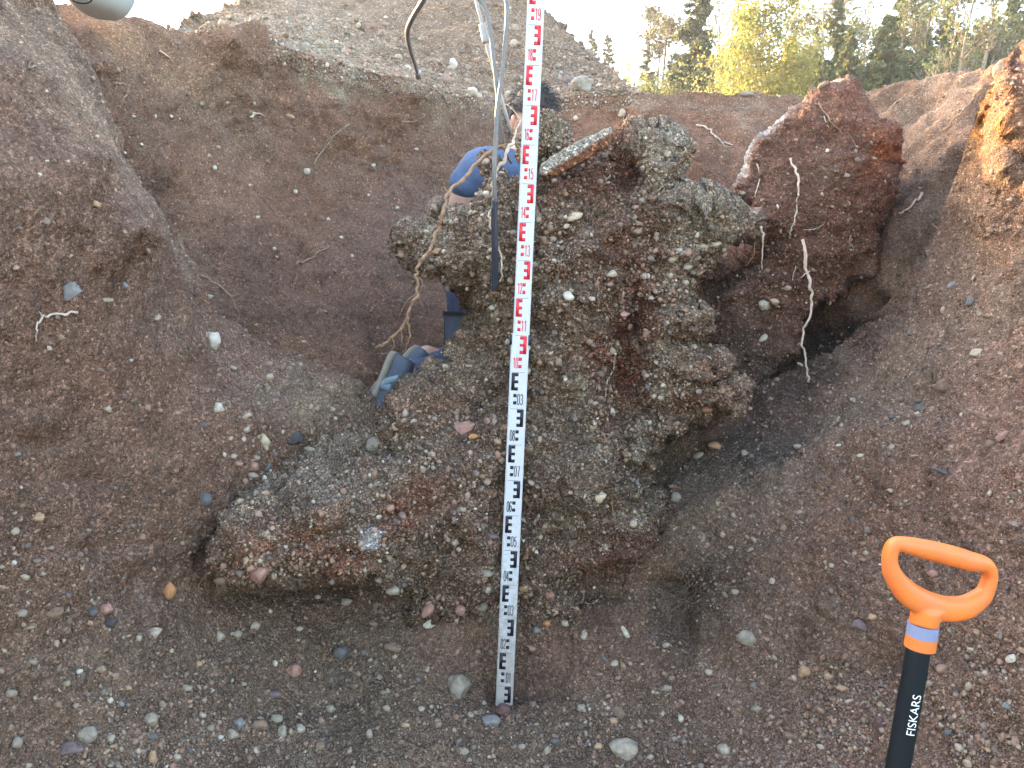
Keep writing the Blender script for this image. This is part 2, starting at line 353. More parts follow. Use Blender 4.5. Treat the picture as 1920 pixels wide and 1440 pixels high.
# far wall of the pit and the ground beyond it
topB = interp([(-900, -30), (-300, 0), (150, 10), (215, 26), (240, 33), (270, 38), (300, 46), (318, 56), (335, 60), (400, 60), (440, 50), (480, 40), (500, 50), (518, 84), (590, 112), (640, 128), (700, 136), (780, 150), (840, 170), (900, 190), (960, 200), (1020, 192),
               (1060, 182), (1195, 177), (1400, 178), (1540, 182), (1640, 165), (1700, 155), (1780, 138), (1850, 128), (1900, 100), (2000, 60), (2600, -60)])
rim = [(x, float(topB(x)), float(Dz(x, topB(x), ZG))) for x in (-300, 150, 240, 335, 440, 518, 640, 780, 900, 1020, 1195, 1300, 1400, 1540)]
rim2 = [(x, y+22, d-.06) for x, y, d in rim]
DB = RBF(rim+rim2+[(1640, 165, 4.1), (1700, 155, 3.95), (1780, 138, 3.75), (1850, 128, 3.5), (1900, 100, 3.4), (2000, 60, 3.3), (2600, -60, 3.0), (-900, -30, 2.4),
         (300, 200, 2.8), (450, 250, 3.2), (600, 300, 3.55), (750, 330, 3.85), (300, 400, 2.75), (450, 430, 2.95), (400, 560, 2.72), (480, 620, 2.78), (600, 500, 3.2), (650, 600, 3.0), (560, 640, 2.85), (700, 700, 2.9), (740, 800, 2.8), (900, 300, 4.1), (900, 450, 3.8),
         (800, 600, 3.25), (850, 690, 3.15), (1000, 700, 3.2), (1000, 900, 2.9), (1200, 300, 4.0), (1350, 300, 3.9), (1200, 450, 3.7), (1300, 600, 3.2), (1500, 560, 3.12), (1500, 640, 3.0), (1450, 740, 2.9), (1720, 250, 3.45), (1710, 400, 3.0), (1750, 330, 3.15),
         (1690, 510, 2.78), (1660, 580, 2.74), (1730, 450, 2.82), (1820, 200, 3.3), (1800, 300, 3.0), (1900, 300, 3.1), (200, 110, 2.5), (120, 60, 2.5), (100, 300, 2.4), (-300, 400, 2.2), (-900, 400, 2.0), (-900, 1000, 1.8), (600, 900, 2.75), (1400, 950, 2.75), (2600, 300, 2.6), (2600, 900, 2.4), (1900, 600, 2.8)])
def reliefB(P, px, py):
    return _rB(P, px, py)*np.clip((py-topB(px)+6)/40+.12*(px > 1220)+.12*(px < 330), .08, 1)
def _rB(P, px, py):
    h = fbm(P, 2.6, 4, 41)*.07+fbm(P, 11, 4, 42)*.025+ridged(P, 26, 3, 43)*.007+cobbles(P, 14, 44, .1, .016)+cobbles(P, 36, 45, .22, .009)+fbm(P, 60, 3, 46)*.005
    q = np.stack([P[..., 0]*.8-P[..., 2]*.6, P[..., 1], (P[..., 0]*.6+P[..., 2]*.8)*.2], -1)
    h += fbm(q, 9, 3, 47)*.085*np.clip((px-1560)/120, 0, 1)
    q = np.stack([P[..., 0]*.8+P[..., 2]*.6, P[..., 1], (-P[..., 0]*.6+P[..., 2]*.8)*.2], -1)
    h += fbm(q, 12, 3, 48)*.022*np.clip((760-px)/250, 0, 1)
    for (cx, cy, rx, ry, a, d) in [(1620, 545, 22, 18, -20, -.14), (1520, 610, 70, 34, -15, -.12), (1240, 300, 30, 50, 0, -.05), (700, 590, 60, 16, 25, -.03), (1740, 560, 60, 14, -35, .05), (1620, 430, 20, 60, 0, -.06)]:
        h += d*blob(px, py, cx, cy, rx, ry, a)
    return h
spotsB = [(300, 400, 45, 130, -30, BROWN*.62, .75), (440, 590, 90, 26, 35, BROWN*.6, .8), (250, 230, 30, 80, -25, BROWN*.7, .5), (420, 170, 190, 90, 20, TAN*.85, .65), (300, 90, 120, 60, 10, LIGHT*.95, .6), (650, 200, 160, 60, 10, BROWN*.95, .5), (700, 210, 110, 12, -5, REDB*1.2, .6), (560, 400, 70, 170, 10, REDB*.95, .5), (700, 260, 120, 8, -4, OCHRE*.55, .5), (480, 500, 120, 70, 30, BROWN*.7, .5),  # first three: darker strips that paint in shade beside the left ridge
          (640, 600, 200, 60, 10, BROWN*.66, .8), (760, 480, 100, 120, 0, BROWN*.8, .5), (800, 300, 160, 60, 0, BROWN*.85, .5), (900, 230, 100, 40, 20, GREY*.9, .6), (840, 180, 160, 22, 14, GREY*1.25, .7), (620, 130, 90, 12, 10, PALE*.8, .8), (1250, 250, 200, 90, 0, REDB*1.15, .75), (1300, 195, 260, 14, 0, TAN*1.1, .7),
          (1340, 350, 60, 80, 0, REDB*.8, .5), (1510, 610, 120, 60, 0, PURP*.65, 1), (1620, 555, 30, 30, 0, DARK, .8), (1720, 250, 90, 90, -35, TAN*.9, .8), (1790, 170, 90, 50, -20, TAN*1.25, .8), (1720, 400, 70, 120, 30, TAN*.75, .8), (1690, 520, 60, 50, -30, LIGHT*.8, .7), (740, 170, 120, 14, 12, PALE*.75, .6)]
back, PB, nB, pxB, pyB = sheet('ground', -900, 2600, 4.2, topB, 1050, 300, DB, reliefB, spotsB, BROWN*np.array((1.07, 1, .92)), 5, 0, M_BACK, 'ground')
tag(back, kind='structure')

# spoil heap behind the rim
topH = interp([(240, 110), (300, 76), (340, 57), (400, 22), (440, 2), (520, -30), (620, -75), (720, -100), (820, -95), (920, -55), (1000, 3), (1040, 43), (1100, 95), (1150, 137), (1195, 172), (1300, 215)])
DH = RBF([(240, 110, 3.6), (340, 57, 4.3), (340, 90, 3.4), (440, 2, 5.4), (440, 75, 3.7), (520, -30, 6.2), (520, 60, 4.2), (520, 110, 3.75), (700, -100, 8.0), (700, 0, 6.2), (640, 150, 4.0), (700, 80, 4.9), (780, 170, 4.1), (820, -95, 8.2), (900, 0, 6.5), (900, 100, 5.3), (900, 210, 4.5),
          (1000, 3, 7.4), (1000, 100, 5.6), (1000, 210, 4.7), (1100, 95, 6.6), (1100, 140, 5.4), (1100, 195, 4.5), (1195, 172, 5.2), (1195, 200, 4.4), (1300, 215, 4.5), (1300, 240, 4.4)])
def DHs(px, py):
    yb = topB(px); d = np.clip(py-yb, 0, 60)
    return np.maximum(DH(px, np.minimum(py, yb+4)), Dz(px, np.minimum(yb, 240), ZG)+.06)+d*.012
def reliefH(P, px, py):
    return fbm(P, 1.6, 4, 51)*.09+fbm(P, 9, 4, 52)*.03+cobbles(P, 7, 53, .15, .05)+cobbles(P, 16, 54, .3, .022)+cobbles(P, 34, 55, .4, .01)
spotsH = [(450, 60, 120, 40, -20, LIGHT*.9, .7), (560, 70, 60, 60, 20, PALE*.8, .7), (640, 110, 110, 26, 20, PALE*.85, .8), (800, 160, 150, 26, 14, GREY*1.3, .8), (600, 30, 100, 40, 0, GREY*1.2, .7), (800, 60, 110, 50, 0, TAN*.8, .6), (880, 110, 70, 50, 0, TAN*.85, .5), (1100, 150, 80, 30, 20, GREY*.9, .6)]
heap, PH, nH, pxH, pyH = sheet('spoil_heap', 240, 1300, 3.4, topH, 235, 110, DHs, reliefH, spotsH, GREY*.95*np.array((1.05, .98, .9)), 9, .35, M_FAR)
tag(heap, kind='structure')

# floor behind and beside the camera
xs = np.linspace(-60, 60, 61); ys = np.linspace(-60, 1.5, 41); X, Y = np.meshgrid(xs, ys)
Z = -.12+0*X
mesh_np('pit_floor', np.stack([X, Y, Z], -1).reshape(-1, 3), grid_faces(41, 61), M_SOIL, col=np.broadcast_to(GREY*.7, (41*61, 3)))['kind'] = 'structure'

# ------------------------------------------------------------------ solid blocks traced as outlines, given depth and thickness
def polydist(px, py, poly):
    a = np.array(poly, float); b = np.roll(a, -1, 0); sh = px.shape; x = px.ravel(); y = py.ravel()
    best = np.full(x.shape, 1e9); ins = np.zeros(x.shape, bool)
    for (x0, y0), (x1, y1) in zip(a, b):
        dx, dy = x1-x0, y1-y0; t = np.clip(((x-x0)*dx+(y-y0)*dy)/(dx*dx+dy*dy+1e-9), 0, 1)
        best = np.minimum(best, (x-x0-t*dx)**2+(y-y0-t*dy)**2)
        if y0 != y1: ins ^= ((y0 > y) != (y1 > y)) & (x < (x1-x0)*(y-y0)/(y1-y0)+x0)
    return (np.sqrt(best)*np.where(ins, 1, -1)).reshape(sh)
def block(name, poly, step, Dfn, R0, Rd0, Rb, thick, relief, spots, base, seed, mat, jag=(9, 4), sub=None):
    a = np.array(poly); x0, y0 = a.min(0)-12; x1, y1 = a.max(0)+12
    xs = np.arange(x0, x1, step); ys = np.arange(y0, y1, step); px, py = np.meshgrid(xs, ys); nr, nc = px.shape
    q = np.stack([px/60, py/60, px*0+seed], -1)
    d = polydist(px, py, poly)+vnoise(q, seed)*jag[0]+vnoise(q*3.3, seed+1)*jag[1]+vnoise(q*8, seed+2)*jag[1]*.5
    ins = d > 0
    cell = ins[:-1, :-1]&ins[1:, :-1]&ins[:-1, 1:]&ins[1:, 1:]
    cnt = np.zeros((nr, nc), int); cnt[:-1, :-1] += cell; cnt[1:, :-1] += cell; cnt[:-1, 1:] += cell; cnt[1:, 1:] += cell
    used = cnt > 0; edge = used & (cnt < 4)
    d = np.where(edge, 0, np.maximum(d, .5))
    D0 = Dfn(px, py); R = R0(px, py) if callable(R0) else R0; Rd = Rd0(px, py) if callable(Rd0) else Rd0
    t = np.clip(d/R, 0, 1); Df = D0+Rd*(1-np.sqrt(np.clip(1-(1-t)**2, 0, 1)))
    tb = np.clip(d/Rb, 0, 1); Db = D0+Rd+thick*np.sqrt(np.clip(1-(1-tb)**2, 0, 1))
    out = []
    for k, DD in enumerate((Df, Db)):
        P = P3(px, py, DD); n = grid_normals(smooth_grid(P, 2)); sg = np.sign(np.sum(n*(CAM-P), -1))
        n = n*np.where(sg == 0, 1, sg)[..., None]*(1 if k == 0 else -1)
        h = relief(P, px, py)*(1 if k == 0 else .6)*np.where(edge, .0, 1)
        out.append((P+n*h[..., None], h))
    pal = out[0][0]
    c = paint(px, py, pal, base, spots, seed+7)
    if sub is not None: c = sub(c, pal, px, py, d, out[0][1])
    idF = -np.ones((nr, nc), int); m = used; idF[m] = np.arange(m.sum()); V = [out[0][0][m]]; C = [c[m]]
    inner = used & ~edge; idB = idF.copy(); idB[inner] = m.sum()+np.arange(inner.sum()); V.append(out[1][0][inner]); C.append(c[inner])
    def fc(I): return np.stack([I[:-1, :-1], I[1:, :-1], I[1:, 1:], I[:-1, 1:]], -1)[cell]
    ob = mesh_np(name, np.concatenate(V), np.concatenate([fc(idF), fc(idB)[:, ::-1]]), mat, col=np.concatenate(C))
    return ob, pal, m, px, py, d

pillar_poly = [(745, 425), (758, 412), (790, 411), (806, 392), (830, 377), (870, 380), (898, 370), (914, 336), (908, 315), (915, 300), (934, 294), (945, 318), (970, 322), (1005, 328), (1012, 300), (1060, 300), (1110, 285), (1150, 270), (1163, 251), (1190, 243), (1232, 250), (1268, 265), (1282, 300), (1276, 340), (1302, 375), (1345, 384), (1380, 390), (1412, 402), (1428, 422), (1418, 448), (1385, 464), (1352, 476), (1332, 500), (1310, 522), (1316, 560), (1306, 590), (1322, 622), (1318, 650),
  (1342, 672), (1340, 705), (1345, 722), (1385, 712), (1400, 740), (1390, 772), (1352, 790), (1300, 797), (1262, 800), (1238, 840), (1225, 900), (1235, 960), (1225, 1030), (1190, 1075), (1150, 1110), (1105, 1100), (1085, 1150), (1070, 1230), (1020, 1290), (950, 1300), (890, 1275), (850, 1215), (800, 1130), (745, 1104), (690, 1084), (620, 1082), (560, 1090), (490, 1100), (412, 1102), (380, 1052), (386, 1012), (436, 955), (470, 915), (520, 878), (560, 850), (640, 820), (700, 790), (728, 770),
  (726, 742), (745, 722), (790, 700), (830, 676), (858, 645), (870, 615), (866, 575), (850, 548), (832, 534), (800, 520), (782, 492), (758, 472), (742, 440)]
DP = RBF([(380, 1040, 1.92), (440, 1020, 1.89), (500, 1050, 1.89), (600, 970, 1.93), (600, 930, 1.99), (480, 930, 2.1), (650, 1040, 1.94), (520, 885, 2.28), (640, 830, 2.44), (560, 875, 2.3), (680, 880, 2.2), (740, 1050, 2.01), (740, 900, 2.1), (700, 800, 2.4), (760, 780, 2.26), (800, 720, 2.36), (850, 680, 2.34), (860, 600, 2.42), (920, 600, 2.3), (850, 850, 2.16), (850, 1000, 2.14), (800, 1100, 2.2),
          (850, 1180, 2.28), (900, 1200, 2.29), (950, 1280, 2.36), (1020, 1250, 2.33), (940, 1100, 2.19), (950, 950, 2.18), (960, 800, 2.2), (975, 650, 2.19), (985, 500, 2.19), (1000, 400, 2.2), (1000, 340, 2.24), (910, 320, 2.28), (920, 420, 2.2), (850, 400, 2.26), (780, 430, 2.22), (760, 460, 2.24), (830, 500, 2.24), (900, 500, 2.22),
          (1080, 320, 2.24), (1150, 300, 2.3), (1220, 270, 2.26), (1240, 340, 2.24), (1160, 350, 2.3), (1100, 420, 2.2), (1200, 450, 2.22), (1300, 430, 2.24), (1400, 420, 2.34), (1260, 550, 2.24), (1160, 600, 2.26), (1080, 600, 2.2), (1290, 680, 2.22), (1180, 720, 2.32), (1340, 750, 2.2), (1060, 780, 2.22), (1200, 800, 2.28), (1200, 870, 2.3), (1090, 900, 2.16), (1160, 980, 2.2), (1120, 1070, 2.22), (1060, 1140, 2.27)])
carveP = [(1200, 770, 60, 26, -10, -.06), (1180, 660, 24, 150, 4, -.055), (1170, 330, 40, 60, 0, -.05), (1290, 640, 60, 12, 10, -.05), (1310, 560, 40, 14, 0, -.04), (1230, 500, 12, 60, 0, -.03), (1095, 900, 55, 50, 0, .05), (1120, 850, 80, 12, 25, -.04), (890, 770, 40, 30, -20, -.06), (930, 735, 30, 14, 0, -.05), (830, 560, 50, 24, 30, -.05), (860, 440, 26, 26, 0, -.045), (1160, 320, 45, 45, 0, -.05), (600, 1005, 200, 8, -16, -.022), (640, 960, 190, 12, -20, .02), (560, 1040, 170, 7, -14, .018), (520, 985, 150, 5, -22, -.018), (600, 920, 150, 5, -26, -.016), (560, 1062, 160, 5, -6, -.016),
          (760, 960, 120, 10, -18, -.03), (1250, 640, 50, 10, 0, -.03), (1270, 590, 50, 12, 0, .03), (1300, 720, 50, 10, 0, -.035), (1100, 1090, 60, 20, -15, -.05), (1000, 320, 60, 20, 0, -.03), (1330, 410, 70, 14, 10, .03), (700, 1050, 90, 10, 10, -.03), (1000, 1060, 90, 10, 0, -.02), (985, 1180, 80, 60, 0, -.02), (800, 880, 120, 8, -20, -.018), (1080, 700, 90, 10, -8, -.015), (1075, 520, 100, 9, 8, -.015)]
def crag(P, sc, s):
    """broken lumps parted by sharp creases"""
    q = P+fbm(P, sc*.8, 2, s)[..., None]*.35/sc
    d, v = worley(q*np.array([1, 1, 1.25]), sc, s)
    return np.sqrt(np.clip(1-d*d*1.35, 0, 1))-.62+(v-.5)*.5
def stepn(P, sc, s):
    """broken faces: plateaus parted by small scarps"""
    f = fbm(P, sc, 3, s)*4.5; i = np.floor(f); t = f-i; t = np.clip((t-.5)/.16+.5, 0, 1)
    return (i+t*t*(3-2*t))/4.5
def ledgew(px, py): return np.clip((830-px)/120, 0, 1)*np.clip((py-830)/60, 0, 1)
def reliefP(P, px, py):
    h = fbm(P, 6, 4, 61)*.035+fbm(P, 22, 4, 62)*.022+(crag(P, 8, 161)*.026+crag(P, 21, 162)*.014+stepn(P, 7, 163)*.055+stepn(P*np.array([1, 1, 1.6]), 15, 164)*.028)*(1-.95*blob(px, py, 890, 330, 90, 60))*(1-.6*ledgew(px, py))+ridged(P, 45, 3, 63)*.008+cobbles(P, 20, 64, .25, .02)+cobbles(P, 40, 65, .45, .013)+cobbles(P, 85, 66, .5, .0065)+fbm(P, 120, 2, 67)*.003
    # tilted beds
    s = P[..., 2]*40-P[..., 0]*12+fbm(P, 5, 3, 68)*3
    h += np.sin(s)*.004+np.abs(np.sin(s*.43+1))*.006
    h -= .03*np.exp(-((px-(945+(1325-py)*.0443))/42)**2)*(py > 345)
    for (cx, cy, rx, ry, a, d) in carveP: h += d*blob(px+fbm(P, 12, 2, 69)*20, py, cx, cy, rx, ry, a)
    return h
RED2 = np.array((.27, .10, .065))
spotsP = [(1160, 320, 50, 50, 0, RED2*.75, .95), (1080, 350, 80, 40, 0, RED2*.95, .6), (1180, 560, 44, 290, 3, RED2*.8, 1), (1140, 540, 70, 140, 0, REDB*.75, .55), (860, 435, 26, 26, 0, RED2, .8), (800, 780, 90, 60, 0, REDB, .7), (600, 1020, 240, 45, -14, REDB*1.0, .9), (700, 1000, 120, 30, -20, RED2*1.1, .5), (480, 1040, 110, 40, 0, REDB*1.05, .6),
          (560, 900, 190, 36, -32, GREY*1.15, .9), (900, 620, 60, 120, 0, GREY*1.05, .9), (850, 470, 120, 80, 0, GREY*1.15, .7), (850, 680, 110, 40, -30, GREY*1.2, .8), (920, 400, 60, 90, 0, GREY*.95, .6), (1060, 500, 60, 120, 0, BROWN, .4), (1240, 300, 40, 60, 0, PALE*.8, .9), (1290, 420, 110, 50, 10, PALE*.75, .85), (1280, 560, 50, 90, 0, GREY*1.0, .6),
          (1080, 830, 90, 100, 0, TAN*.72, .6), (1100, 900, 60, 50, 0, GREY*.7, .5), (900, 800, 30, 60, 0, PURP*1.1, .7), (900, 980, 110, 130, 0, BROWN*.9, .6), (1160, 1020, 80, 60, 0, RED2*.8, .7), (960, 1200, 190, 130, 0, BROWN*.82, .85), (1200, 860, 50, 60, 0, GREY*.6, .7), (1400, 430, 40, 30, 0, REDB*1.2, .8), (1330, 750, 70, 40, 0, REDB*.9, .6), (730, 880, 100, 50, -20, GREY*.95, .5), (690, 980, 14, 24, -20, np.array((.6, .56, .52)), .95)]
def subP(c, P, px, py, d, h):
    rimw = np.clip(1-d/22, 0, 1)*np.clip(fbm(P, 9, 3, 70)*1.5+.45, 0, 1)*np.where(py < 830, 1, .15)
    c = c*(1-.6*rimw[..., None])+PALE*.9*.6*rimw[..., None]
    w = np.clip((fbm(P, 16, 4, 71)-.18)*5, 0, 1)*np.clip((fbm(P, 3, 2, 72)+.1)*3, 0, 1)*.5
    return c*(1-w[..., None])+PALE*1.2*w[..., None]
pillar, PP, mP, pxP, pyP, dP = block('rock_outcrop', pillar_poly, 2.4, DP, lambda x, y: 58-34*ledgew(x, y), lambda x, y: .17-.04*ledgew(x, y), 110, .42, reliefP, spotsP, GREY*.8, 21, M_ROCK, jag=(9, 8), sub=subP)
rebase(pillar, (0.05, 2.35, 0.1))
tag(pillar, 'large jagged outcrop of cemented gravel with a ledge at left, behind the survey staff', 'rock')

red_poly = [(1590, 140), (1605, 150), (1640, 203), (1660, 225), (1688, 236), (1694, 290), (1692, 325), (1682, 372), (1662, 400), (1645, 425), (1655, 460), (1662, 490), (1640, 525), (1605, 535), (1592, 560), (1545, 572), (1500, 598), (1486, 640), (1470, 690), (1430, 745), (1380, 790), (1300, 800), (1220, 800), (1220, 600), (1280, 500), (1330, 470), (1400, 455), (1428, 420), (1372, 352), (1390, 318), (1402, 275), (1422, 245), (1455, 222), (1490, 200), (1530, 172), (1560, 155)]
DR = RBF([(1590, 150, 2.92), (1500, 250, 2.84), (1560, 300, 2.78), (1650, 260, 2.86), (1660, 330, 2.9), (1690, 300, 3.0), (1400, 300, 2.86), (1450, 400, 2.76), (1550, 450, 2.76), (1630, 480, 2.9), (1500, 540, 2.76), (1400, 560, 2.80), (1340, 520, 2.88), (1340, 620, 2.8), (1420, 700, 2.78), (1300, 720, 2.8), (1250, 600, 2.85)])
def reliefR(P, px, py):
    h = stepn(P, 8, 181)*.035+fbm(P, 6, 4, 81)*.02+fbm(P, 24, 4, 82)*.014+ridged(P, 40, 3, 83)*.007+cobbles(P, 40, 84, .18, .012)+cobbles(P, 90, 85, .3, .005)+fbm(P, 110, 2, 87)*.004
    low = np.clip((py-380)/80, 0, 1)
    h += low*(cobbles(P, 22, 86, .3, .022)+np.sin(P[..., 2]*70+fbm(P, 5, 2, 88)*4)*.006)
    for (cx, cy, rx, ry, a, d) in [(1560, 520, 70, 14, -10, -.03), (1330, 570, 30, 90, 0, -.09), (1400, 500, 50, 30, -20, -.07), (1550, 255, 60, 12, 0, -.02), (1390, 475, 60, 16, -10, -.06)]: h += d*blob(px, py, cx, cy, rx, ry, a)
    return h
RED3 = np.array((.285, .142, .095))
spotsR = [(1580, 190, 90, 60, 0, RED3*1.15, .8), (1675, 300, 22, 70, 0, np.array((.42, .155, .07)), .9), (1530, 340, 120, 60, 0, RED3*.72, .7), (1620, 400, 50, 60, 0, RED3*.8, .5), (1570, 360, 60, 20, 0, GREY*.9, .6), (1500, 480, 120, 70, 0, RED3*.6, .7), (1370, 560, 40, 60, 0, RED3*1.2, .6), (1360, 640, 90, 90, 0, BROWN*.8, .8), (1600, 470, 50, 60, 0, REDB*.8, .6), (1420, 700, 60, 50, 0, PURP*1.1, .6), (1640, 510, 30, 40, 0, TAN*.7, .5), (1350, 510, 60, 40, 0, PURP*.75, .9), (1340, 700, 90, 60, 0, PURP, .6)]
def subR(c, P, px, py, d, h):
    w = np.clip(1-d/13, 0, 1)*np.clip(blob(px, py, 1425, 265, 60, 70, 0)*2, 0, 1)
    w = np.maximum(w, np.clip(1-d/9, 0, 1)*np.clip((1600-px)/40, 0, 1)*.6*(py < 420))
    return c*(1-w[..., None])+np.array((.55, .54, .52))*w[..., None]
redb, PR, mR, pxR, pyR, dR = block('soil_block', red_poly, 2.6, DR, 20, .12, 80, .35, reliefR, spotsR, RED3*.85, 23, M_SOIL, jag=(5, 3), sub=subR)
rebase(redb, (1.1, 2.9, 0.9))
tag(redb, 'tall pointed dark red soil block with white crusted edge, right of the outcrop', 'soil block')

knob_poly = [(985, 222), (1010, 205), (1040, 212), (1052, 224), (1068, 232), (1076, 252), (1068, 276), (1045, 288), (1020, 292), (1008, 310), (985, 318), (968, 300), (966, 260)]
def reliefK(P, px, py): return fbm(P, 14, 4, 91)*.018+cobbles(P, 70, 92, .6, .009)+fbm(P, 70, 3, 93)*.006
def subK(c, P, px, py, d, h):
    w = np.clip(blob(px, py, 1060, 262, 20, 24)*1.3, 0, 1)*.8
    return c*(1-w[..., None])+PALE*1.25*w[..., None]
knob, PK, mK, pxK, pyK, dK = block('gravel_clod', knob_poly, 1.8, lambda x, y: 2.28+0*x, 32, .07, 34, .09, reliefK, [], MOSSY*1.15, 27, M_ROCK, jag=(3, 3), sub=subK)
rebase(knob, (.1, 2.35, 1.8)); tag(knob, 'knobbly grey clod of root-bound gravel on top of the outcrop, half behind the staff', 'clod')
slab_poly = [(1008, 327), (1013, 306), (1036, 291), (1068, 273), (1098, 256), (1126, 245), (1146, 236), (1155, 256), (1144, 275), (1116, 292), (1084, 312), (1048, 330), (1018, 336)]
def subS(c, P, px, py, d, h):
    w = np.clip((py-(325-(px-1012)*.62)-2)/8, 0, 1); c2 = np.array((.56, .5, .4))*(1+.3*fbm(P, 60, 3, 7))[..., None]
    return c2*(1-w[..., None])+np.array((.3, .12, .06))*w[..., None]
slab, *_ = block('stone_slab', slab_poly, 1.6, RBF([(1012, 325, 2.13), (1080, 290, 2.14), (1150, 245, 2.16), (1080, 330, 2.13)]), 7, .02, 12, .05, lambda P, x, y: fbm(P, 40, 4, 95)*.006, [], TAN, 29, M_ROCK, jag=(1.5, 1.5), sub=subS)
rebase(slab, (.17, 2.2, 1.75)); tag(slab, 'tilted cream coloured slab with rusty underside leaning on top of the outcrop beside the staff', 'stone slab')
# ------------------------------------------------------------------ loose gravel: nobody could count it
def getcol(ob):
    a = ob.data.attributes['soil']; c = np.empty(len(ob.data.vertices)*4, np.float32); a.data.foreach_get('color', c); return c.reshape(-1, 4)[:, :3]
def randrot(n):
    q = rng.normal(size=(n, 4)); q /= np.linalg.norm(q, axis=1, keepdims=True); w, x, y, z = q.T
    return np.stack([1-2*(y*y+z*z), 2*(x*y-z*w), 2*(x*z+y*w), 2*(x*y+z*w), 1-2*(x*x+z*z), 2*(y*z-x*w), 2*(x*z-y*w), 2*(y*z+x*w), 1-2*(x*x+y*y)], -1).reshape(n, 3, 3)
STONEC = np.array([(.33, .265, .19), (.30, .22, .16), (.37, .25, .165), (.28, .16, .105), (.19, .155, .125), (.16, .145, .135), (.32, .185, .135), (.13, .105, .09), (.42, .34, .25), (.2, .13, .085)])
def scatter(name, P, n, c, dens, count, rmin, rmax, al, palef, sink=.25, big=0):
    P = P.reshape(-1, 3); n = n.reshape(-1, 3); c = c.reshape(-1, 3); w = np.clip(dens.ravel(), 0, None); w = w/w.sum()
    idx = rng.choice(len(P), count, p=w)
    u = rng.random(count); r = (rmin**-al+u*(rmax**-al-rmin**-al))**(-1/al)
    p = P[idx]+rng.normal(size=(count, 3))*.003+n[idx]*(r*(.35-sink))[:, None]
    k = rng.random(count)
    sc = STONEC[rng.integers(0, len(STONEC), count)]; loc = c[idx]*(.75+.7*rng.random((count, 1)))
    mixf = np.clip((r-rmin)/(rmax-rmin)*2+.25, 0, .8)[:, None]
    cc = loc*(1-mixf)+sc*mixf
    cc = np.where((k < palef)[:, None], np.array((.52, .45, .36))*(.75+.5*rng.random((count, 1))), cc)
    R = randrot(count); G = Geo()
    for (lo, hi, (iv, it)) in ((0, .0042, ICO1), (.0042, .009, ICO2), (.009, 9, ICO3)):
        m = (r >= lo) & (r < hi)
        if not m.any(): continue
        q = m.sum(); S = np.stack([np.ones(q), .62+.35*rng.random(q), .42+.4*rng.random(q)], -1)
        v = iv[None]*(1+.16*rng.normal(size=(q, len(iv), 1))*(1 if len(iv) < 50 else .35))
        if len(iv) > 50: v = v*(1+.22*vnoise(iv[None]*1.3+rng.random((q, 1, 3))*99, 5))[..., None]
        v = v*S[:, None]*r[m][:, None, None]
        v = np.einsum('nij,nkj->nki', R[m], v)+p[m][:, None]
        t = it[None]+(np.arange(q)*len(iv))[:, None, None]
        G.add(v.reshape(-1, 3), None, t.reshape(-1, 3), np.repeat(cc[m], len(iv), 0))
    o = G.build(name, M_PEB, col=True)
    return o
vis = lambda px, py, e=140: ((px > -e) & (px < 1920+e) & (py > -e) & (py < 1440+e)).astype(float)
colN = getcol(near).reshape(PN.shape); colB = getcol(back).reshape(PB.shape); colH = getcol(heap).reshape(PH.shape)
leftsm = np.clip((560-pxN)/260, 0, 1)*np.clip((980-pyN)/260, 0, 1)
pat = np.clip(fbm(PN, 5, 3, 201)*1.8+.75, .12, 2)
dN = vis(pxN, pyN)*(1-.8*leftsm)*pat*(1+1.0*np.clip((pyN-1150)/200, 0, 1))
dN[:14] = 0
tag(scatter('gravel', PN, nN, colN, dN, 70000, .0016, .011, 2.55, .012), 'loose mixed gravel strewn over the near slopes and pit floor', 'gravel', kind='stuff')
dB = vis(pxB, pyB)*np.clip(fbm(PB, 3, 3, 202)*1.6+.8, .15, 2)*(1-.45*np.clip((1000-pxB)/500, 0, 1)); dB[:14] = 0
tag(scatter('gravel', PB, nB, colB, dB, 17000, .002, .012, 2.7, .035), 'fine pale grit in the shaded brown back wall of the pit', 'gravel', kind='stuff')
rimd = (np.exp(-((pyB-topB(pxB)-6)/14)**2))*((pxB > 500)&(pxB < 1200))*vis(pxB, pyB); rimd[:12] = 0
tag(scatter('gravel', PB, nB, colB*0+GREY*1.2, rimd, 4500, .002, .011, 2.2, .2), 'grey gravel spilling over the rim below the spoil heap', 'gravel', kind='stuff')
dH = vis(pxH, pyH)*np.clip(fbm(PH, 1.5, 3, 203)*1.6+.9, .2, 2); dH[:14] = 0
tag(scatter('gravel', PH, nH, colH, dH, 26000, .004, .035, 2.6, .07), 'coarse gravel covering the spoil heap', 'gravel', kind='stuff')
nP = grid_normals(smooth_grid(PP, 2)); nP *= np.sign(np.sum(nP*(CAM-PP), -1, keepdims=True))
colP = paint(pxP, pyP, PP, GREY*.8, spotsP, 28); colP = subP(colP, PP, pxP, pyP, dP, 0)
dd = mP*(dP > 3)*np.clip(fbm(PP, 7, 3, 204)*2+.9, .2, 2.4)*(1+.9*(pxP > 1180)*(pyP < 820)+.5*(pxP < 950)*(pyP < 620))
tag(scatter('gravel', PP, nP, colP, dd, 24000, .0017, .0125, 2.1, .07, .2), 'pebbles cemented into the face of the outcrop', 'gravel', kind='stuff')
nR = grid_normals(smooth_grid(PR, 2)); nR *= np.sign(np.sum(nR*(CAM-PR), -1, keepdims=True))
colR = paint(pxR, pyR, PR, RED3*.85, spotsR, 30)
dd = mR*(dR > 3)*np.clip((pyR-150)/350, .1, 1)
tag(scatter('gravel', PR, nR, colR, dd, 4500, .0018, .009, 2.4, .05, .2), 'small pebbles stuck in the dark red soil block', 'gravel', kind='stuff')
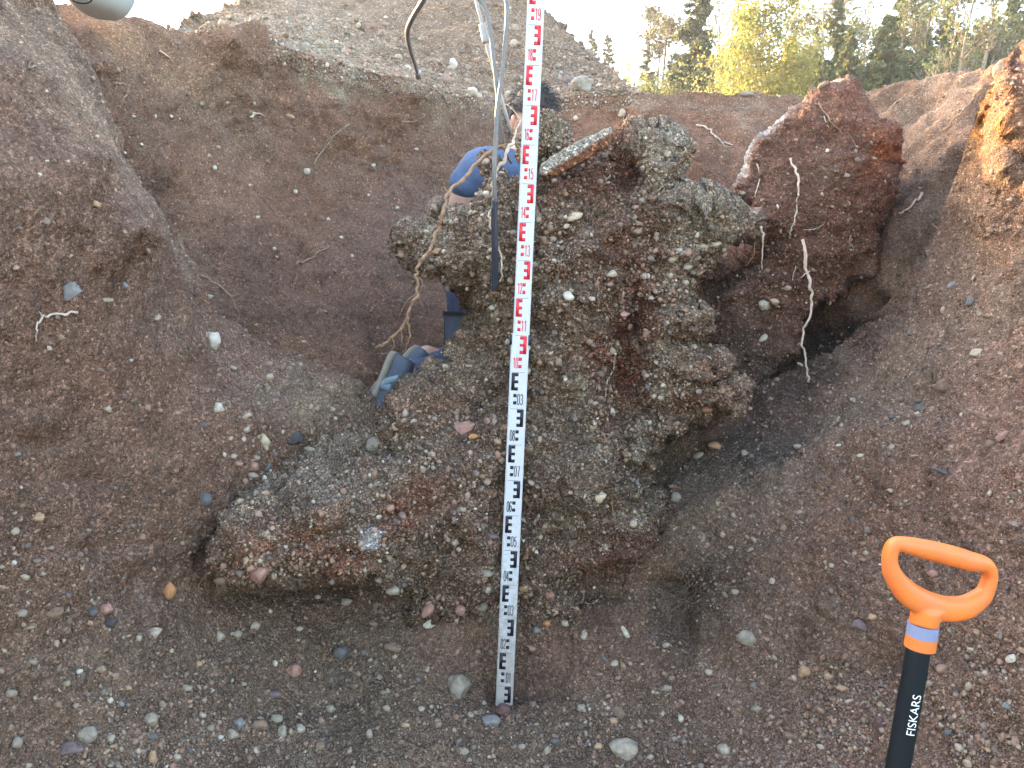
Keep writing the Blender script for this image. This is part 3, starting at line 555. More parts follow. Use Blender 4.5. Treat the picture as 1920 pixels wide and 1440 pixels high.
nK = grid_normals(smooth_grid(PK, 2)); nK *= np.sign(np.sum(nK*(CAM-PK), -1, keepdims=True))
tag(scatter('gravel', PK, nK, PK*0+GREY, mK*(dK > 2)*1., 900, .002, .007, 1.8, .12, .15), 'tiny stones caught in the root-bound clod', 'gravel', kind='stuff')
# ------------------------------------------------------------------ finding the surface seen at a photo pixel
bpy.context.view_layer.update(); DG = bpy.context.evaluated_depsgraph_get()
def hit(px, py):
    o = Vector(CAM.tolist()); d = (PV(px, py, 1.0)-o).normalized()
    ok, loc, nor, _, _, _ = scene.ray_cast(DG, o, d, distance=40)
    if not ok: return PV(px, py, 3.0), -d, 3.0
    if nor.dot(d) > 0: nor = -nor
    return loc, nor, loc.y

# ------------------------------------------------------------------ survey staff
M_WHITE = plain('staff enamel', (.60, .62, .65), .42, 0, .05, 30, .0004)

def muddy(m, z1, amt):
    t = m.node_tree; L = t.links.new; b = t.nodes['Principled BSDF']; src = b.inputs['Base Color'].links[0].from_socket
    g = N(t, 'ShaderNodeNewGeometry'); sx = N(t, 'ShaderNodeSeparateXYZ'); L(g.outputs['Position'], sx.inputs[0])
    mr = N(t, 'ShaderNodeMapRange'); mr.inputs[1].default_value = z1; mr.inputs[2].default_value = .02; mr.inputs[3].default_value = -.10; mr.inputs[4].default_value = .42; L(sx.outputs[2], mr.inputs[0])
    n = N(t, 'ShaderNodeTexNoise', Scale=38.0, Detail=9.0, Roughness=.75); L(g.outputs['Position'], n.inputs['Vector'])
    ad = N(t, 'ShaderNodeMath', operation='ADD'); L(n.outputs[0], ad.inputs[0]); L(mr.outputs[0], ad.inputs[1])
    r = N(t, 'ShaderNodeMapRange'); r.inputs[1].default_value = .58; r.inputs[2].default_value = .85; r.inputs[3].default_value = 0; r.inputs[4].default_value = amt; L(ad.outputs[0], r.inputs[0])
    mx = N(t, 'ShaderNodeMix', data_type='RGBA'); L(r.outputs[0], mx.inputs[0]); L(src, mx.inputs[6]); mx.inputs[7].default_value = (.24, .17, .12, 1); L(mx.outputs[2], b.inputs['Base Color'])
muddy(M_WHITE, .8, .6)
M_BLACK = plain('staff black', (.012, .013, .022), .5); M_RED = plain('staff red', (.72, .03, .045), .5); M_CLAMP = plain('clamp plastic', (.02, .024, .035), .45)
b0 = PV(945, 1325, 2.13); t0 = PV(1003.7, 0, 2.13); zb, zt = b0.z, t0.z
s_ax = np.array([(t0.x-b0.x)/(zt-zb), 0, 1.0]); s_org = np.array([b0.x-s_ax[0]*b0.z, 2.13, 0.0])
right = np.cross(np.array([0, 1., 0]), s_ax); right /= np.linalg.norm(right)
def SP3(u, z, off=0.0): return s_org+s_ax*z+right*u+np.array([0, -off, 0])   # u to the right from the staff axis, metres
def sbox(G, u0, u1, z0, z1, y0, y1):
    c = [SP3(u, z, o) for z in (z0, z1) for u in (u0, u1) for o in (y0, y1)]
    V = np.array(c); Q = np.array([[0, 1, 3, 2], [4, 6, 7, 5], [0, 4, 5, 1], [2, 3, 7, 6], [0, 2, 6, 4], [1, 5, 7, 3]])
    G.add(V, Q)
root = empty('survey_staff', SP3(0, 0)); tag(root, 'white telescopic survey staff with black and red centimetre marks, standing before the outcrop', 'survey staff')
WL, WU = .0245, .0222
def section(name, z0, z1, hw, cu, dep):
    bm = bmesh.new()
    q = [SP3(cu+u, z, o) for z in (z0, z1) for (u, o) in ((-hw, 0), (hw, 0), (hw, -dep), (-hw, -dep))]
    v = [bm.verts.new(x) for x in q]
    for f in ((0, 1, 2, 3), (7, 6, 5, 4), (0, 4, 5, 1), (1, 5, 6, 2), (2, 6, 7, 3), (3, 7, 4, 0)): bm.faces.new([v[i] for i in f])
    bmesh.ops.recalc_face_normals(bm, faces=bm.faces)
    bmesh.ops.bevel(bm, geom=[e for e in bm.edges if abs((e.verts[0].co-e.verts[1].co).z) > .3], offset=.003, segments=3, affect='EDGES')
    me = bpy.data.meshes.new(name); bm.to_mesh(me); bm.free(); me.materials.append(M_WHITE)
    o = bpy.data.objects.new(name, me); COL.objects.link(o); adopt(o, root); return o
section('lower_section', 0, 1.105, WL, 0, .022)
section('upper_section', 1.105, 2.12, WU, .002, .017)
G = Geo()
sbox(G, -WL-.004, -WL+.0025, 1.075, 1.102, .0012, -.020); adopt(G.build('clamp', M_CLAMP, smooth=False), root); G = Geo(); sbox(G, WL-.0025, WL+.0055, 1.075, 1.102, .0012, -.020); adopt(G.build('clamp', M_CLAMP, smooth=False), root)
def ribbon(G, pts, w, off):
    pts = np.array(pts, float); n = len(pts)
    t = np.gradient(pts, axis=0); t /= np.linalg.norm(t, axis=1, keepdims=True)+1e-9; m = np.stack([-t[:, 1], t[:, 0]], -1)
    a = pts+m*w/2; b = pts-m*w/2
    V = [SP3(x, z, off) for x, z in a]+[SP3(x, z, off) for x, z in b]
    i = np.arange(n-1); G.add(np.array(V), np.stack([i, i+n, i+n+1, i+1], -1))
def arc(cx, cy, rx, ry, a0, a1, n=10): return [(cx+rx*math.cos(math.radians(a)), cy+ry*math.sin(math.radians(a))) for a in np.linspace(a0, a1, n)]
def glyph(ch):
    if ch == '0': return [arc(.5, .72, .42, .28, 0, 180)+arc(.5, .28, .42, .28, 180, 360)+[(.92, .72)]]
    if ch == '1': return [[(.2, .8), (.6, 1.0)], [(.6, 1.0), (.6, 0)]]
    if ch == '2': return [arc(.5, .74, .4, .26, 170, -30)+[(.1, .04)], [(.1, .04), (.92, .04)]]
    if ch == '3': return [arc(.46, .75, .4, .25, 160, -90)+arc(.46, .25, .42, .25, 90, -160)]
    if ch == '4': return [[(.72, 0), (.72, 1.0), (.72, 1.0)], [(.72, 1.0), (.06, .3)], [(.06, .3), (.98, .3)]]
    if ch == '5': return [[(.88, .97), (.2, .97)], [(.2, .97), (.16, .55)], arc(.48, .32, .42, .32, 140, -160)]
    if ch == '6': return [arc(.5, .3, .42, .3, 0, 360, 18), [(.08, .3), (.1, .62)]+arc(.5, .72, .4, .28, 170, 20)]
    if ch == '7': return [[(.08, .97), (.92, .97)], [(.92, .97), (.62, .5), (.5, 0)]]
    if ch == '8': return [arc(.5, .76, .36, .24, 0, 360, 16), arc(.5, .27, .42, .27, 0, 360, 16)]
    if ch == '9': return [arc(.5, .7, .42, .3, 0, 360, 18), [(.92, .7), (.9, .38)]+arc(.5, .28, .4, .28, 0, -160)]
def digits(G, s, u, z, h, w, off):
    cw = w/len(s)
    for k, ch in enumerate(s):
        for st in glyph(ch): ribbon(G, [(u+k*cw+cw*.1+x*cw*.8, z+y*h) for x, y in st], .0021, off)
OFF = .0006
for k in range(0, 21):
    z0 = k/10.0; up = k >= 11; col = M_RED if k >= 10 else M_BLACK
    cu = .002 if up else 0; hw = WU if up else WL; L0 = cu-hw
    G = Geo(); cc = lambda u0, u1, a, b: sbox(G, L0+u0, L0+u1, z0+a, z0+b, OFF, -.0002)
    W = hw*2; sc = W/.049
    if k % 2 == 0:
        x1 = .0425*sc; cc(x1-.009*sc, x1, .0505, .0985); [cc(x1-.0185*sc, x1-.0087*sc, a, b) for a, b in ((.0505, .0595), (.0705, .0785), (.0895, .0985))]
        if k: cc(.0225*sc, .0315*sc, .032, .041); cc(.0225*sc, .0315*sc, .012, .021); digits(G, '%02d' % k, L0+.0072*sc, z0+.0115, .029, .0145*sc, OFF+.0001)
    else:
        x0 = .0055*sc; cc(x0, x0+.009*sc, .0505, .0985); [cc(x0+.0087*sc, x0+.0185*sc, a, b) for a, b in ((.0505, .0595), (.0705, .0785), (.0895, .0985))]
        cc(.0125*sc, .0215*sc, .032, .041); cc(.0125*sc, .0215*sc, .012, .021); digits(G, '03' if k == 9 else '%02d' % k, L0+(.0225 if k > 1 else .026)*sc, z0+.0115, .029, (.0175 if k > 1 else .015)*sc, OFF+.0001)
    o = G.build('marking', col, smooth=False); adopt(o, root)
    if k:
        G = Geo(); sbox(G, L0+.006, L0+.041*sc, z0-.0003, z0+.0004, OFF, -.0002); adopt(G.build('division_line', M_CLAMP, smooth=False), root)

# ------------------------------------------------------------------ cables
M_CAB = plain('cable sheath', (.17, .17, .17), .38, 0, .15, 60); M_CABL = plain('pale cable sheath', (.42, .42, .41), .45, 0, .15, 60); M_CABD = plain('dark cable sheath', (.035, .045, .065), .35)
M_MET = plain('dull metal', (.45, .45, .44), .4, .7, .2, 60)
def cable(pts, r, mat, label, ends=(), low=None):
    P = bez([PV(*p) for p in pts], 10); V, Q, T = tube(P, r, 10); e = empty('cable', P[-1]); tag(e, label, 'cable')
    G = Geo(); G.add(V, Q, T); adopt(G.build('sheath', mat), e)
    if low:
        G = Geo(); V, Q, T = tube(P[low:], r*1.12, 10); G.add(V, Q, T); adopt(G.build('lower_sheath', M_CABD), e)
    for (i0, i1, rr, m) in ends:
        G = Geo(); seg = P[i0:i1]; V, Q, T = tube(seg, rr, 12); G.add(V, Q, T); adopt(G.build('connector', m), e)
    return e
cable([(800, -10, 2.2), (773, 35, 2.3), (764, 60, 2.4), (768, 90, 2.6), (776, 115, 2.9), (782, 135, 3.1), (784, 143, 3.15)], .0075, M_CAB, 'grey bent cable ending in a metal plug on the heap rim', [(50, 61, .013, M_MET)])
cable([(880, -30, 2.1), (896, -4, 2.1), (908, 14, 2.1), (918, 50, 2.1), (924, 100, 2.1), (931, 160, 2.1), (933, 200, 2.1), (928, 270, 2.11), (926, 330, 2.1), (925, 400, 2.12), (926, 470, 2.14), (926, 545, 2.18)], .0055, M_CAB, 'grey cable on the left of the hanging bundle, running down the outcrop face', low=88)
cable([(943, -30, 2.09), (949, 0, 2.09), (951, 30, 2.09), (946, 90, 2.09), (940, 150, 2.09), (932, 210, 2.09), (930, 270, 2.09), (927, 330, 2.09), (929, 400, 2.11), (930, 470, 2.13), (931, 540, 2.18)], .0055, M_CAB, 'straight grey cable on the right of the hanging bundle beside the staff', low=76)
cable([(890, -20, 2.12), (895, 10, 2.12), (904, 45, 2.12), (914, 90, 2.12), (930, 145, 2.13), (942, 190, 2.14), (952, 225, 2.16), (962, 255, 2.2), (970, 275, 2.25)], .0045, M_CABL, 'thin pale cable with a white joint sleeve, slanting behind the staff', [(20, 29, .0095, M_CABL)])
cable([(934, 180, 2.15), (938, 230, 2.16), (944, 262, 2.18), (948, 285, 2.2), (958, 305, 2.24)], .004, M_CAB, 'short dark grey cable between the bundle and the staff')

# ------------------------------------------------------------------ roots and twigs
M_ROOT = plain('root bark', (.33, .205, .125), .8, 0, .35, 70, .002); M_ROOTP = plain('pale root', (.58, .46, .36), .8, 0, .25, 80, .001); M_ROOTG = plain('grey root', (.27, .21, .15), .85, 0, .35, 70, .002)
def rootpath(pts, r0, r1, D=None, seed=0, wob=1.0):
    P = []
    for p in pts:
        if len(p) == 3: P.append(np.array(PV(*p)))
        else:
            l, n, _ = hit(*p); P.append(np.array(l+n*r0*.7+(Vector(CAM.tolist())-l).normalized()*r0*.8))
    P = bez(P, 8); n = len(P); rs = np.linspace(r0, r1, n)*(1+.28*vnoise(np.stack([np.arange(n)*.9, np.full(n, seed*3.1), np.zeros(n)], -1), 5))
    off = np.stack([vnoise(np.stack([np.arange(n)*.45, np.full(n, seed*1.7+k), np.zeros(n)], -1), 77+k) for k in range(3)], -1)*r0*1.1*wob
    return P+off, rs
def rootthing(name, label, main, r0, r1, mat, branches=(), cat='root'):
    P, rs = rootpath(main, r0, r1, seed=len(label)); V, Q, T = tube(P, rs, 8); e = empty(name, P[0]); tag(e, label, cat)
    G = Geo(); G.add(V, Q, T); adopt(G.build('stem', mat), e)
    for k, (pts, a, b) in enumerate(branches):
        P, rs = rootpath(pts, a, b, seed=k+len(label)+5); V, Q, T = tube(P, rs, 6); G = Geo(); G.add(V, Q, T); adopt(G.build('branch', mat), e)
rootthing('hanging_root', 'long brown forked root hanging over the left side of the outcrop', [(972, 228, 2.2), (962, 262, 2.16), (948, 276, 2.15), (925, 282, 2.14), (900, 300, 2.13), (872, 334, 2.12), (838, 364, 2.12), (833, 400, 2.11), (822, 425, 2.12), (806, 462, 2.12), (790, 490, 2.12), (779, 515, 2.13), (783, 545, 2.14), (770, 575, 2.15), (764, 598, 2.16), (745, 622, 2.18), (724, 642, 2.2), (706, 655, 2.22)], .0050, .0036, M_ROOT,
   [([(763, 600, 2.16), (768, 622, 2.18), (766, 642, 2.2), (756, 660, 2.22)], .003, .0012), ([(783, 548, 2.14), (762, 566, 2.16), (750, 590, 2.18)], .0018, .0008), ([(786, 520, 2.13), (792, 530, 2.14), (786, 556, 2.15), (795, 578, 2.16)], .0016, .0007), ([(735, 632, 2.19), (738, 650, 2.2), (728, 662, 2.22), (702, 663, 2.24)], .0016, .0006), ([(752, 615, 2.17), (754, 640, 2.18), (750, 650, 2.2)], .0014, .0006),
    ([(840, 363, 2.12), (832, 352, 2.12), (826, 356, 2.12)], .002, .001), ([(905, 297, 2.13), (935, 275, 2.14), (965, 270, 2.16), (985, 268, 2.18)], .003, .002)])
rootthing('hanging_root', 'thin tan root running down the outcrop beside the two cables', [(962, 262, 2.12), (952, 285, 2.11), (938, 310, 2.11), (926, 340, 2.1), (923, 362, 2.1), (928, 385, 2.12), (918, 402, 2.13), (919, 420, 2.13), (928, 446, 2.14), (934, 468, 2.14), (943, 500, 2.15), (936, 528, 2.17)], .0045, .002, M_ROOTP,
   [([(962, 262, 2.12), (968, 245, 2.13), (975, 225, 2.15), (960, 205, 2.15), (950, 195, 2.15)], .0025, .0012)])
RL = [
 ('long pale root dangling free below the dark red soil block', [(1505, 452, 2.62), (1512, 500, 2.6), (1521, 540, 2.58), (1522, 575, 2.58), (1510, 610, 2.58), (1504, 645, 2.58), (1514, 690, 2.58), (1518, 718, 2.58)], .0055, .0028, [([(1518, 508, 2.59), (1505, 518, 2.59), (1498, 522, 2.6)], .002, .001)]),
 ('pale root crossing the middle of the red soil face', [(1478, 300), (1498, 325), (1496, 355), (1496, 375), (1490, 410), (1482, 432), (1480, 448)], .0042, .002, []),
 ('thin root slanting under the tip of the red block', [(1533, 196), (1548, 214), (1562, 232), (1578, 250)], .003, .0015, []),
 ('hair thin root with a curl at the upper right of the red block', [(1590, 250), (1604, 272), (1603, 300)], .0016, .001, []),
 ('short pale root near the left corner of the red block', [(1421, 305), (1423, 340), (1418, 360), (1414, 370)], .0028, .0015, []),
 ('pale root hanging from the pointed right end of the outcrop', [(1428, 425, 2.4), (1431, 450, 2.4), (1428, 480, 2.42), (1430, 505, 2.44)], .0035, .0015, []),
 ('thin root hanging left of the outcrop pointed right end', [(1416, 455, 2.42), (1412, 480, 2.44), (1396, 500, 2.46)], .0018, .001, []),
 ('white root curving over the back wall between outcrop and red block', [(1305, 234), (1325, 240), (1340, 256), (1352, 266), (1374, 272)], .005, .003, [([(1352, 266), (1358, 274), (1372, 276)], .0022, .0012)]),
 ('thin root on the back wall just right of the outcrop top', [(1281, 275), (1293, 290), (1307, 300)], .0028, .0016, []),
 ('long tan root draped down the ravine beside the sunlit patch', [(1888, 152), (1862, 158), (1842, 168), (1818, 195), (1795, 222), (1765, 252)], .006, .0025, []),
 ('pale curved root in the ravine right of the red block', [(1730, 360), (1718, 378), (1702, 392), (1684, 401)], .006, .003, []),
 ('thin root near the foot of the ravine right of the red block', [(1744, 405), (1750, 420), (1766, 436)], .003, .0015, []),
 ('long thin grey root at the middle of the left back wall', [(657, 232), (628, 252), (610, 275), (588, 310)], .0048, .0025, [([(640, 246), (615, 262), (600, 290)], .002, .001)]),
 ('bent twig with side shoots low on the back wall', [(554, 494), (575, 488), (598, 474), (624, 461)], .0045, .002, [([(557, 494), (556, 515), (548, 545)], .0018, .001)]),
 ('thin root on the back wall just above the left ridge', [(378, 518), (410, 536), (432, 555), (452, 552)], .0034, .0018, [([(432, 555), (444, 580), (450, 594)], .002, .001)]),
 ('forked pale rootlet low on the left bank', [(140, 584), (108, 590), (78, 594), (70, 612), (66, 638)], .003, .0014, [([(78, 594), (74, 582)], .002, .001)]),
 ('small looped root at the upper left bank', [(212, 156), (228, 158), (238, 168), (232, 190), (238, 200)], .0035, .0018, []),
 ('dark curved rootlet at the top of the left bank', [(54, 130), (66, 126), (90, 130)], .003, .0016, []),
 ('thin curved root right of the staff at its middle', [(1125, 500), (1121, 535), (1128, 560), (1140, 575), (1148, 588)], .0026, .0014, []),
 ('pale upright rootlet on the outcrop right of the staff', [(1153, 662), (1150, 690), (1139, 715), (1138, 742)], .003, .0013, []),
 ('short diagonal root on the lower right of the outcrop', [(1122, 805), (1132, 818), (1142, 832)], .003, .0015, []),
 ('fine root under the right foot of the outcrop', [(1150, 915), (1148, 945), (1154, 978)], .0024, .0012, []),
 ('thin branching root under the tip of the left ledge', [(392, 1072), (378, 1086), (356, 1100)], .003, .0012, [([(386, 1078), (384, 1095), (388, 1108)], .0014, .0008), ([(382, 1084), (372, 1098), (374, 1110)], .0012, .0007)]),
 ('thin root on the brown wall above the person', [(752, 228), (775, 228), (795, 218)], .0035, .002, []),
 ('short pale root on the back wall at top left', [(300, 96), (312, 106), (318, 110)], .0045, .002, []),
 ('pale root end on the back wall near its middle', [(470, 218), (478, 212), (494, 216)], .004, .002, [([(478, 214), (474, 220)], .002, .001)]),
 ('thin arched root on the wall right of centre', [(1340, 258), (1342, 262), (1350, 275), (1362, 280)], .002, .001, []),
 ('fine pale rootlet in the upper middle of the red block', [(1545, 218), (1552, 236), (1566, 246)], .0018, .001, []),
 ('fine pale rootlet low on the red block, left of the dangling root', [(1492, 498), (1486, 520), (1490, 540)], .0018, .001, []),
 ('thin pale forked rootlet low on the red block at its right', [(1600, 430), (1592, 452), (1602, 470)], .002, .001, [([(1592, 452), (1580, 462)], .0014, .0008)]),
 ('thin pale slanting rootlet just right of the dangling root', [(1505, 432), (1530, 428), (1545, 420)], .0018, .001, []),
 ('fine rootlet crossing the back wall beside the outcrop top', [(1330, 340), (1328, 358), (1336, 380)], .002, .001, []),
 ('orange brown root beneath the top of the sunlit patch', [(1840, 180), (1828, 205), (1820, 220)], .003, .0016, []),
]
for lab, pts, a, b, br in RL:
    rootthing('root', lab, pts, a, b, M_ROOTP if 'pale' in lab or 'white' in lab else (M_ROOTG if 'grey' in lab or 'dark' in lab else M_ROOT), br)
# tufts of hair-fine roots: uncountable
G = Geo()
for (cx, cy, rx, ry, n, ln) in [(1270, 1120, 40, 60, 90, .05), (770, 500, 40, 30, 120, .045), (1130, 1100, 50, 20, 60, .03), (400, 1090, 20, 12, 30, .03), (1040, 225, 40, 20, 110, .03), (1180, 270, 40, 20, 60, .03), (1700, 560, 50, 20, 30, .03), (1850, 190, 40, 20, 50, .05), (350, 500, 30, 60, 70, .05), (1150, 880, 50, 40, 60, .03), (910, 330, 50, 40, 60, .02), (980, 480, 200, 200, 160, .02), (1250, 400, 130, 120, 120, .02), (1330, 780, 60, 20, 40, .02), (260, 330, 25, 80, 40, .05), (1560, 420, 110, 120, 60, .03)]:
    for _ in range(n):
        l, nn, _d = hit(cx+random.gauss(0, rx*.6), cy+random.gauss(0, ry*.6)); l = np.array(l); nn = np.array(nn); q = [l]
        d = nn*.8+np.array([random.gauss(0, .5), random.gauss(0, .2), -.6]); d /= np.linalg.norm(d); L = ln*random.uniform(.4, 1.3)
        for s in range(4): q.append(q[-1]+d*L/4); d = d+np.array([random.gauss(0, .5), random.gauss(0, .3), random.gauss(-.15, .4)]); d /= np.linalg.norm(d)
        V, Q, T = tube(q, np.linspace(.0007, .0003, 5), 3, False); c = random.choice([(.12, .09, .07), (.3, .21, .14), (.22, .17, .12)]); G.add(V, Q, None, c)
tag(G.build('root_hairs', M_PEB, col=True), 'hair fine rootlets fringing the outcrop and banks', 'roots', kind='stuff')

# fallen leaf
G = Geo(); l, n, _ = hit(888, 820); a = np.linspace(0, 1, 9); V = []
for i in a:
    w = .007*math.sin(math.pi*min(1, i*1.02)**.8)
    for s in (-1, 0, 1): V.append([(i-.5)*.03, -.002-.003*abs(s)*.6+.002*math.sin(i*5), s*w+.004*(i-.5)])
V = np.array(V)+np.array(l+n*.004); i = np.arange(27).reshape(9, 3); G.add(V, np.stack([i[:-1, :-1], i[1:, :-1], i[1:, 1:], i[:-1, 1:]], -1).reshape(-1, 4))
lf = G.build('leaf', plain('dry leaf', (.5, .24, .07), .6, 0, .2, 200)); rebase(lf, l); sm = lf.modifiers.new('s', 'SOLIDIFY'); sm.thickness = .0006
tag(lf, 'small orange dry leaf stuck on the outcrop left of the staff', 'leaf')

# ------------------------------------------------------------------ named stones
PAL = dict(white=(.52, .46, .38), pale=(.38, .315, .24), cream=(.5, .4, .29), tan=(.42, .27, .16), brown=(.22, .145, .1), pink=(.36, .2, .155), grey=(.29, .245, .19), slate=(.12, .115, .115), bluish=(.215, .205, .20), dark=(.07, .062, .062), maroon=(.13, .07, .065), orange=(.45, .22, .1), olive=(.22, .19, .13), purple=(.17, .12, .12))
STONEMAT = {k: plain('stone '+k, v, .72, 0, .32, 55, .0025, .35) for k, v in PAL.items()}
ST = """68 970 28 20 0 tan|198 1142 30 24 0 pink|175 1148 22 20 0 slate|210 1167 26 22 0 dark|98 1153 44 24 -20 brown|165 1167 18 10 0 tan|318 1107 26 40 0 orange|287 1188 32 20 -25 pale|260 1197 14 14 0 pale|47 1081 20 14 10 pale|80 1075 14 10 0 pale|480 1173 20 20 0 pale|412 1192 20 24 20 pale|445 1190 22 18 0 grey
208 1313 14 16 0 white|227 1319 16 14 0 bluish|282 1350 32 28 -30 grey|163 1377 46 30 0 grey|130 1402 56 26 -10 purple|208 1388 22 16 -20 pale|287 1380 22 16 0 slate|32 1393 22 28 10 grey|413 1382 14 14 0 white|435 1378 28 22 0 grey|480 1360 40 30 0 brown|447 1357 30 22 -30 bluish|530 1375 18 30 0 grey|562 1368 20 20 0 pale|517 1350 26 20 0 grey
553 1255 34 26 0 pink|638 1225 28 26 20 slate|517 1243 12 12 0 white|373 1245 14 12 0 tan|418 1088 34 18 0 brown|490 1075 40 34 -25 pink|288 1422 18 32 10 tan|513 1302 30 14 0 purple|857 1285 48 50 0 grey|945 1330 32 24 10 maroon|922 1353 36 26 0 bluish|907 1320 14 12 0 pale|1175 1407 58 50 0 pale|1148 1353 22 14 0 tan|1160 1338 34 24 30 brown
1092 1328 20 18 0 grey|1105 1329 8 7 0 white|807 1170 30 16 -20 white|802 1143 32 22 -45 pink|863 1143 24 26 0 pink|907 1138 26 20 -20 olive|915 1077 26 18 0 grey|922 1007 28 14 0 purple|737 1107 26 22 0 grey|983 1103 24 18 0 tan|1030 1113 20 24 -30 pink|1060 1168 18 14 0 pale|1025 1168 16 14 0 orange|1005 1182 16 14 30 bluish|1095 1193 15 20 0 pale
737 1213 36 18 5 brown|692 1378 14 22 -10 grey|1277 1350 12 18 0 white|1153 1245 18 14 0 pale|1173 1186 12 30 -30 white|1123 1400 18 16 0 tan|867 1407 28 20 0 grey|760 1360 20 14 0 tan|998 1215 22 12 20 pink|128 548 58 32 -28 bluish|233 535 18 16 0 bluish|195 563 44 12 0 pale|398 640 30 38 -10 white|295 595 16 12 0 pale
410 765 22 20 0 white|462 781 26 12 -20 pale|462 805 14 14 0 pale|493 827 28 38 -35 cream|550 823 34 30 -10 dark|505 707 16 14 0 pale|475 873 22 18 0 pink|447 870 20 12 0 pink|480 858 16 12 0 grey|513 849 16 14 0 purple|472 892 24 12 0 grey|500 877 24 12 -45 slate|437 855 14 10 0 pale|383 938 28 26 0 slate|200 767 16 14 0 pale
365 550 18 14 0 maroon|392 557 16 10 0 pale|582 843 24 14 0 grey|623 768 14 10 0 pale|628 784 9 9 0 white|382 798 20 8 -5 slate|32 850 14 10 0 bluish|1065 558 22 22 0 white|862 808 60 34 -38 pink|708 835 36 32 0 grey|1122 932 28 22 0 cream|922 577 14 10 0 white|1260 572 18 12 0 tan|1262 487 20 14 0 pale|1267 933 22 20 0 grey
760 775 12 18 0 pale|1148 513 24 14 -20 pale|1080 407 32 18 -20 cream|850 122 18 22 -25 white|747 108 16 14 0 pale|1167 213 14 18 25 cream|1080 222 10 12 0 cream|1090 163 44 36 10 grey|1068 155 24 26 0 purple|1113 137 20 12 0 brown|912 304 16 13 0 pale|818 470 24 13 5 tan|1192 390 14 12 0 pink|963 437 18 12 0 grey
1875 133 24 40 15 tan|1585 328 18 9 10 pale|1552 283 9 10 0 white|1393 362 11 9 0 pale|1608 300 14 9 0 bluish|1638 297 12 8 0 pale|1543 162 22 16 -30 brown|1400 177 30 10 0 grey|1317 462 24 11 0 pale|1343 457 22 12 10 pale|1342 838 30 19 5 tan|1312 855 20 17 0 grey|1397 850 15 14 0 grey|1422 862 15 13 0 dark
1498 838 20 10 0 pale|1433 572 24 22 30 white|1453 565 20 13 20 cream|1477 540 16 11 0 pale|1785 537 22 16 0 bluish|1820 565 16 19 10 bluish|1832 662 26 16 0 cream|1768 727 50 32 10 brown|1723 767 17 22 40 slate|1700 795 16 14 0 pale|1672 780 14 11 0 slate|1843 780 32 14 25 pink|1883 818 30 18 -20 pink|1857 835 18 20 30 brown
1770 887 54 12 22 slate|1743 633 14 10 0 pink|1853 592 14 10 0 tan|1837 588 13 11 0 pale|1432 635 22 13 -30 white|1613 855 16 9 0 cream|1573 835 13 6 0 white|1748 1075 21 14 10 pink|1615 1173 34 22 15 purple|1580 1290 28 16 10 tan|1637 1157 18 15 0 tan|1508 1260 28 26 30 tan|1553 1268 20 16 30 tan|1823 1218 20 9 15 cream
1647 1353 26 24 0 maroon|1890 1323 22 16 0 bluish|1778 1372 18 14 0 slate|1405 1195 46 30 10 grey|1357 1407 28 26 20 pale|574 322 14 13 0 white|402 316 9 11 0 white|391 292 9 9 0 pale|250 219 9 7 0 white|291 218 6 8 0 white|320 218 9 7 30 white|180 382 20 14 10 tan|541 218 24 9 5 tan|554 360 9 9 0 white|482 408 11 7 0 white|616 411 8 7 0 white
476 194 9 9 0 grey|467 347 9 5 0 white|425 193 8 7 0 tan|378 195 9 9 0 grey|107 145 8 7 0 pale|182 256 10 7 0 white|88 172 8 7 0 white|128 303 7 6 0 white|74 328 10 8 0 white|88 302 9 5 0 white|515 467 7 7 0 white|640 445 9 7 0 white|660 480 8 7 0 white|700 310 9 8 0 white|780 280 9 6 0 white|745 390 9 6 0 white|690 366 8 6 0 white
1040 340 14 9 0 pale|1110 560 14 10 0 pale|1000 620 12 9 0 pink|1170 590 20 12 0 pink|1220 560 14 10 0 grey|1290 500 20 12 0 grey|1306 482 18 12 0 pale|1275 470 16 11 0 pale|1340 460 18 10 0 pale|1230 470 16 12 0 pink|1285 530 16 10 0 pale|1245 720 14 12 0 white|1215 705 12 10 0 white|1325 767 22 12 10 pink|1300 650 14 11 0 grey|1240 745 16 10 0 pale
595 1120 14 10 0 pale|650 1130 22 16 0 grey|560 1180 16 12 0 pale|700 1170 20 14 0 brown|620 1330 20 16 0 grey|600 1400 26 18 0 brown|720 1300 18 12 0 grey|790 1330 16 12 0 pale|1250 1290 22 15 0 grey|1330 1260 18 14 0 pale|1420 1330 22 16 0 grey|1480 1380 26 18 0 brown|1540 1400 18 12 0 pale|1040 1390 24 16 0 slate|980 1400 20 12 0 grey|1220 1420 16 12 0 pale
60 1240 20 14 0 grey|110 1320 24 16 0 brown|350 1290 22 14 0 grey|330 1420 20 14 0 pale|240 1290 14 10 0 tan|40 1150 20 14 0 grey|150 1260 14 10 0 white|20 1300 26 16 0 grey|380 1340 16 12 0 pale|1250 1210 18 12 0 grey|1450 1090 16 12 0 pale|1560 1060 14 10 0 pale|1380 1110 18 12 0 grey|1500 960 14 9 0 grey|1620 1020 18 11 0 brown|1700 940 12 8 0 pale"""
nb = []
for row in ST.replace('\n', '|').split('|'):
    a = row.split(); nb.append((float(a[0]), float(a[1]), float(a[2])*1.0, float(a[3])*1.0, float(a[4]), a[5]))
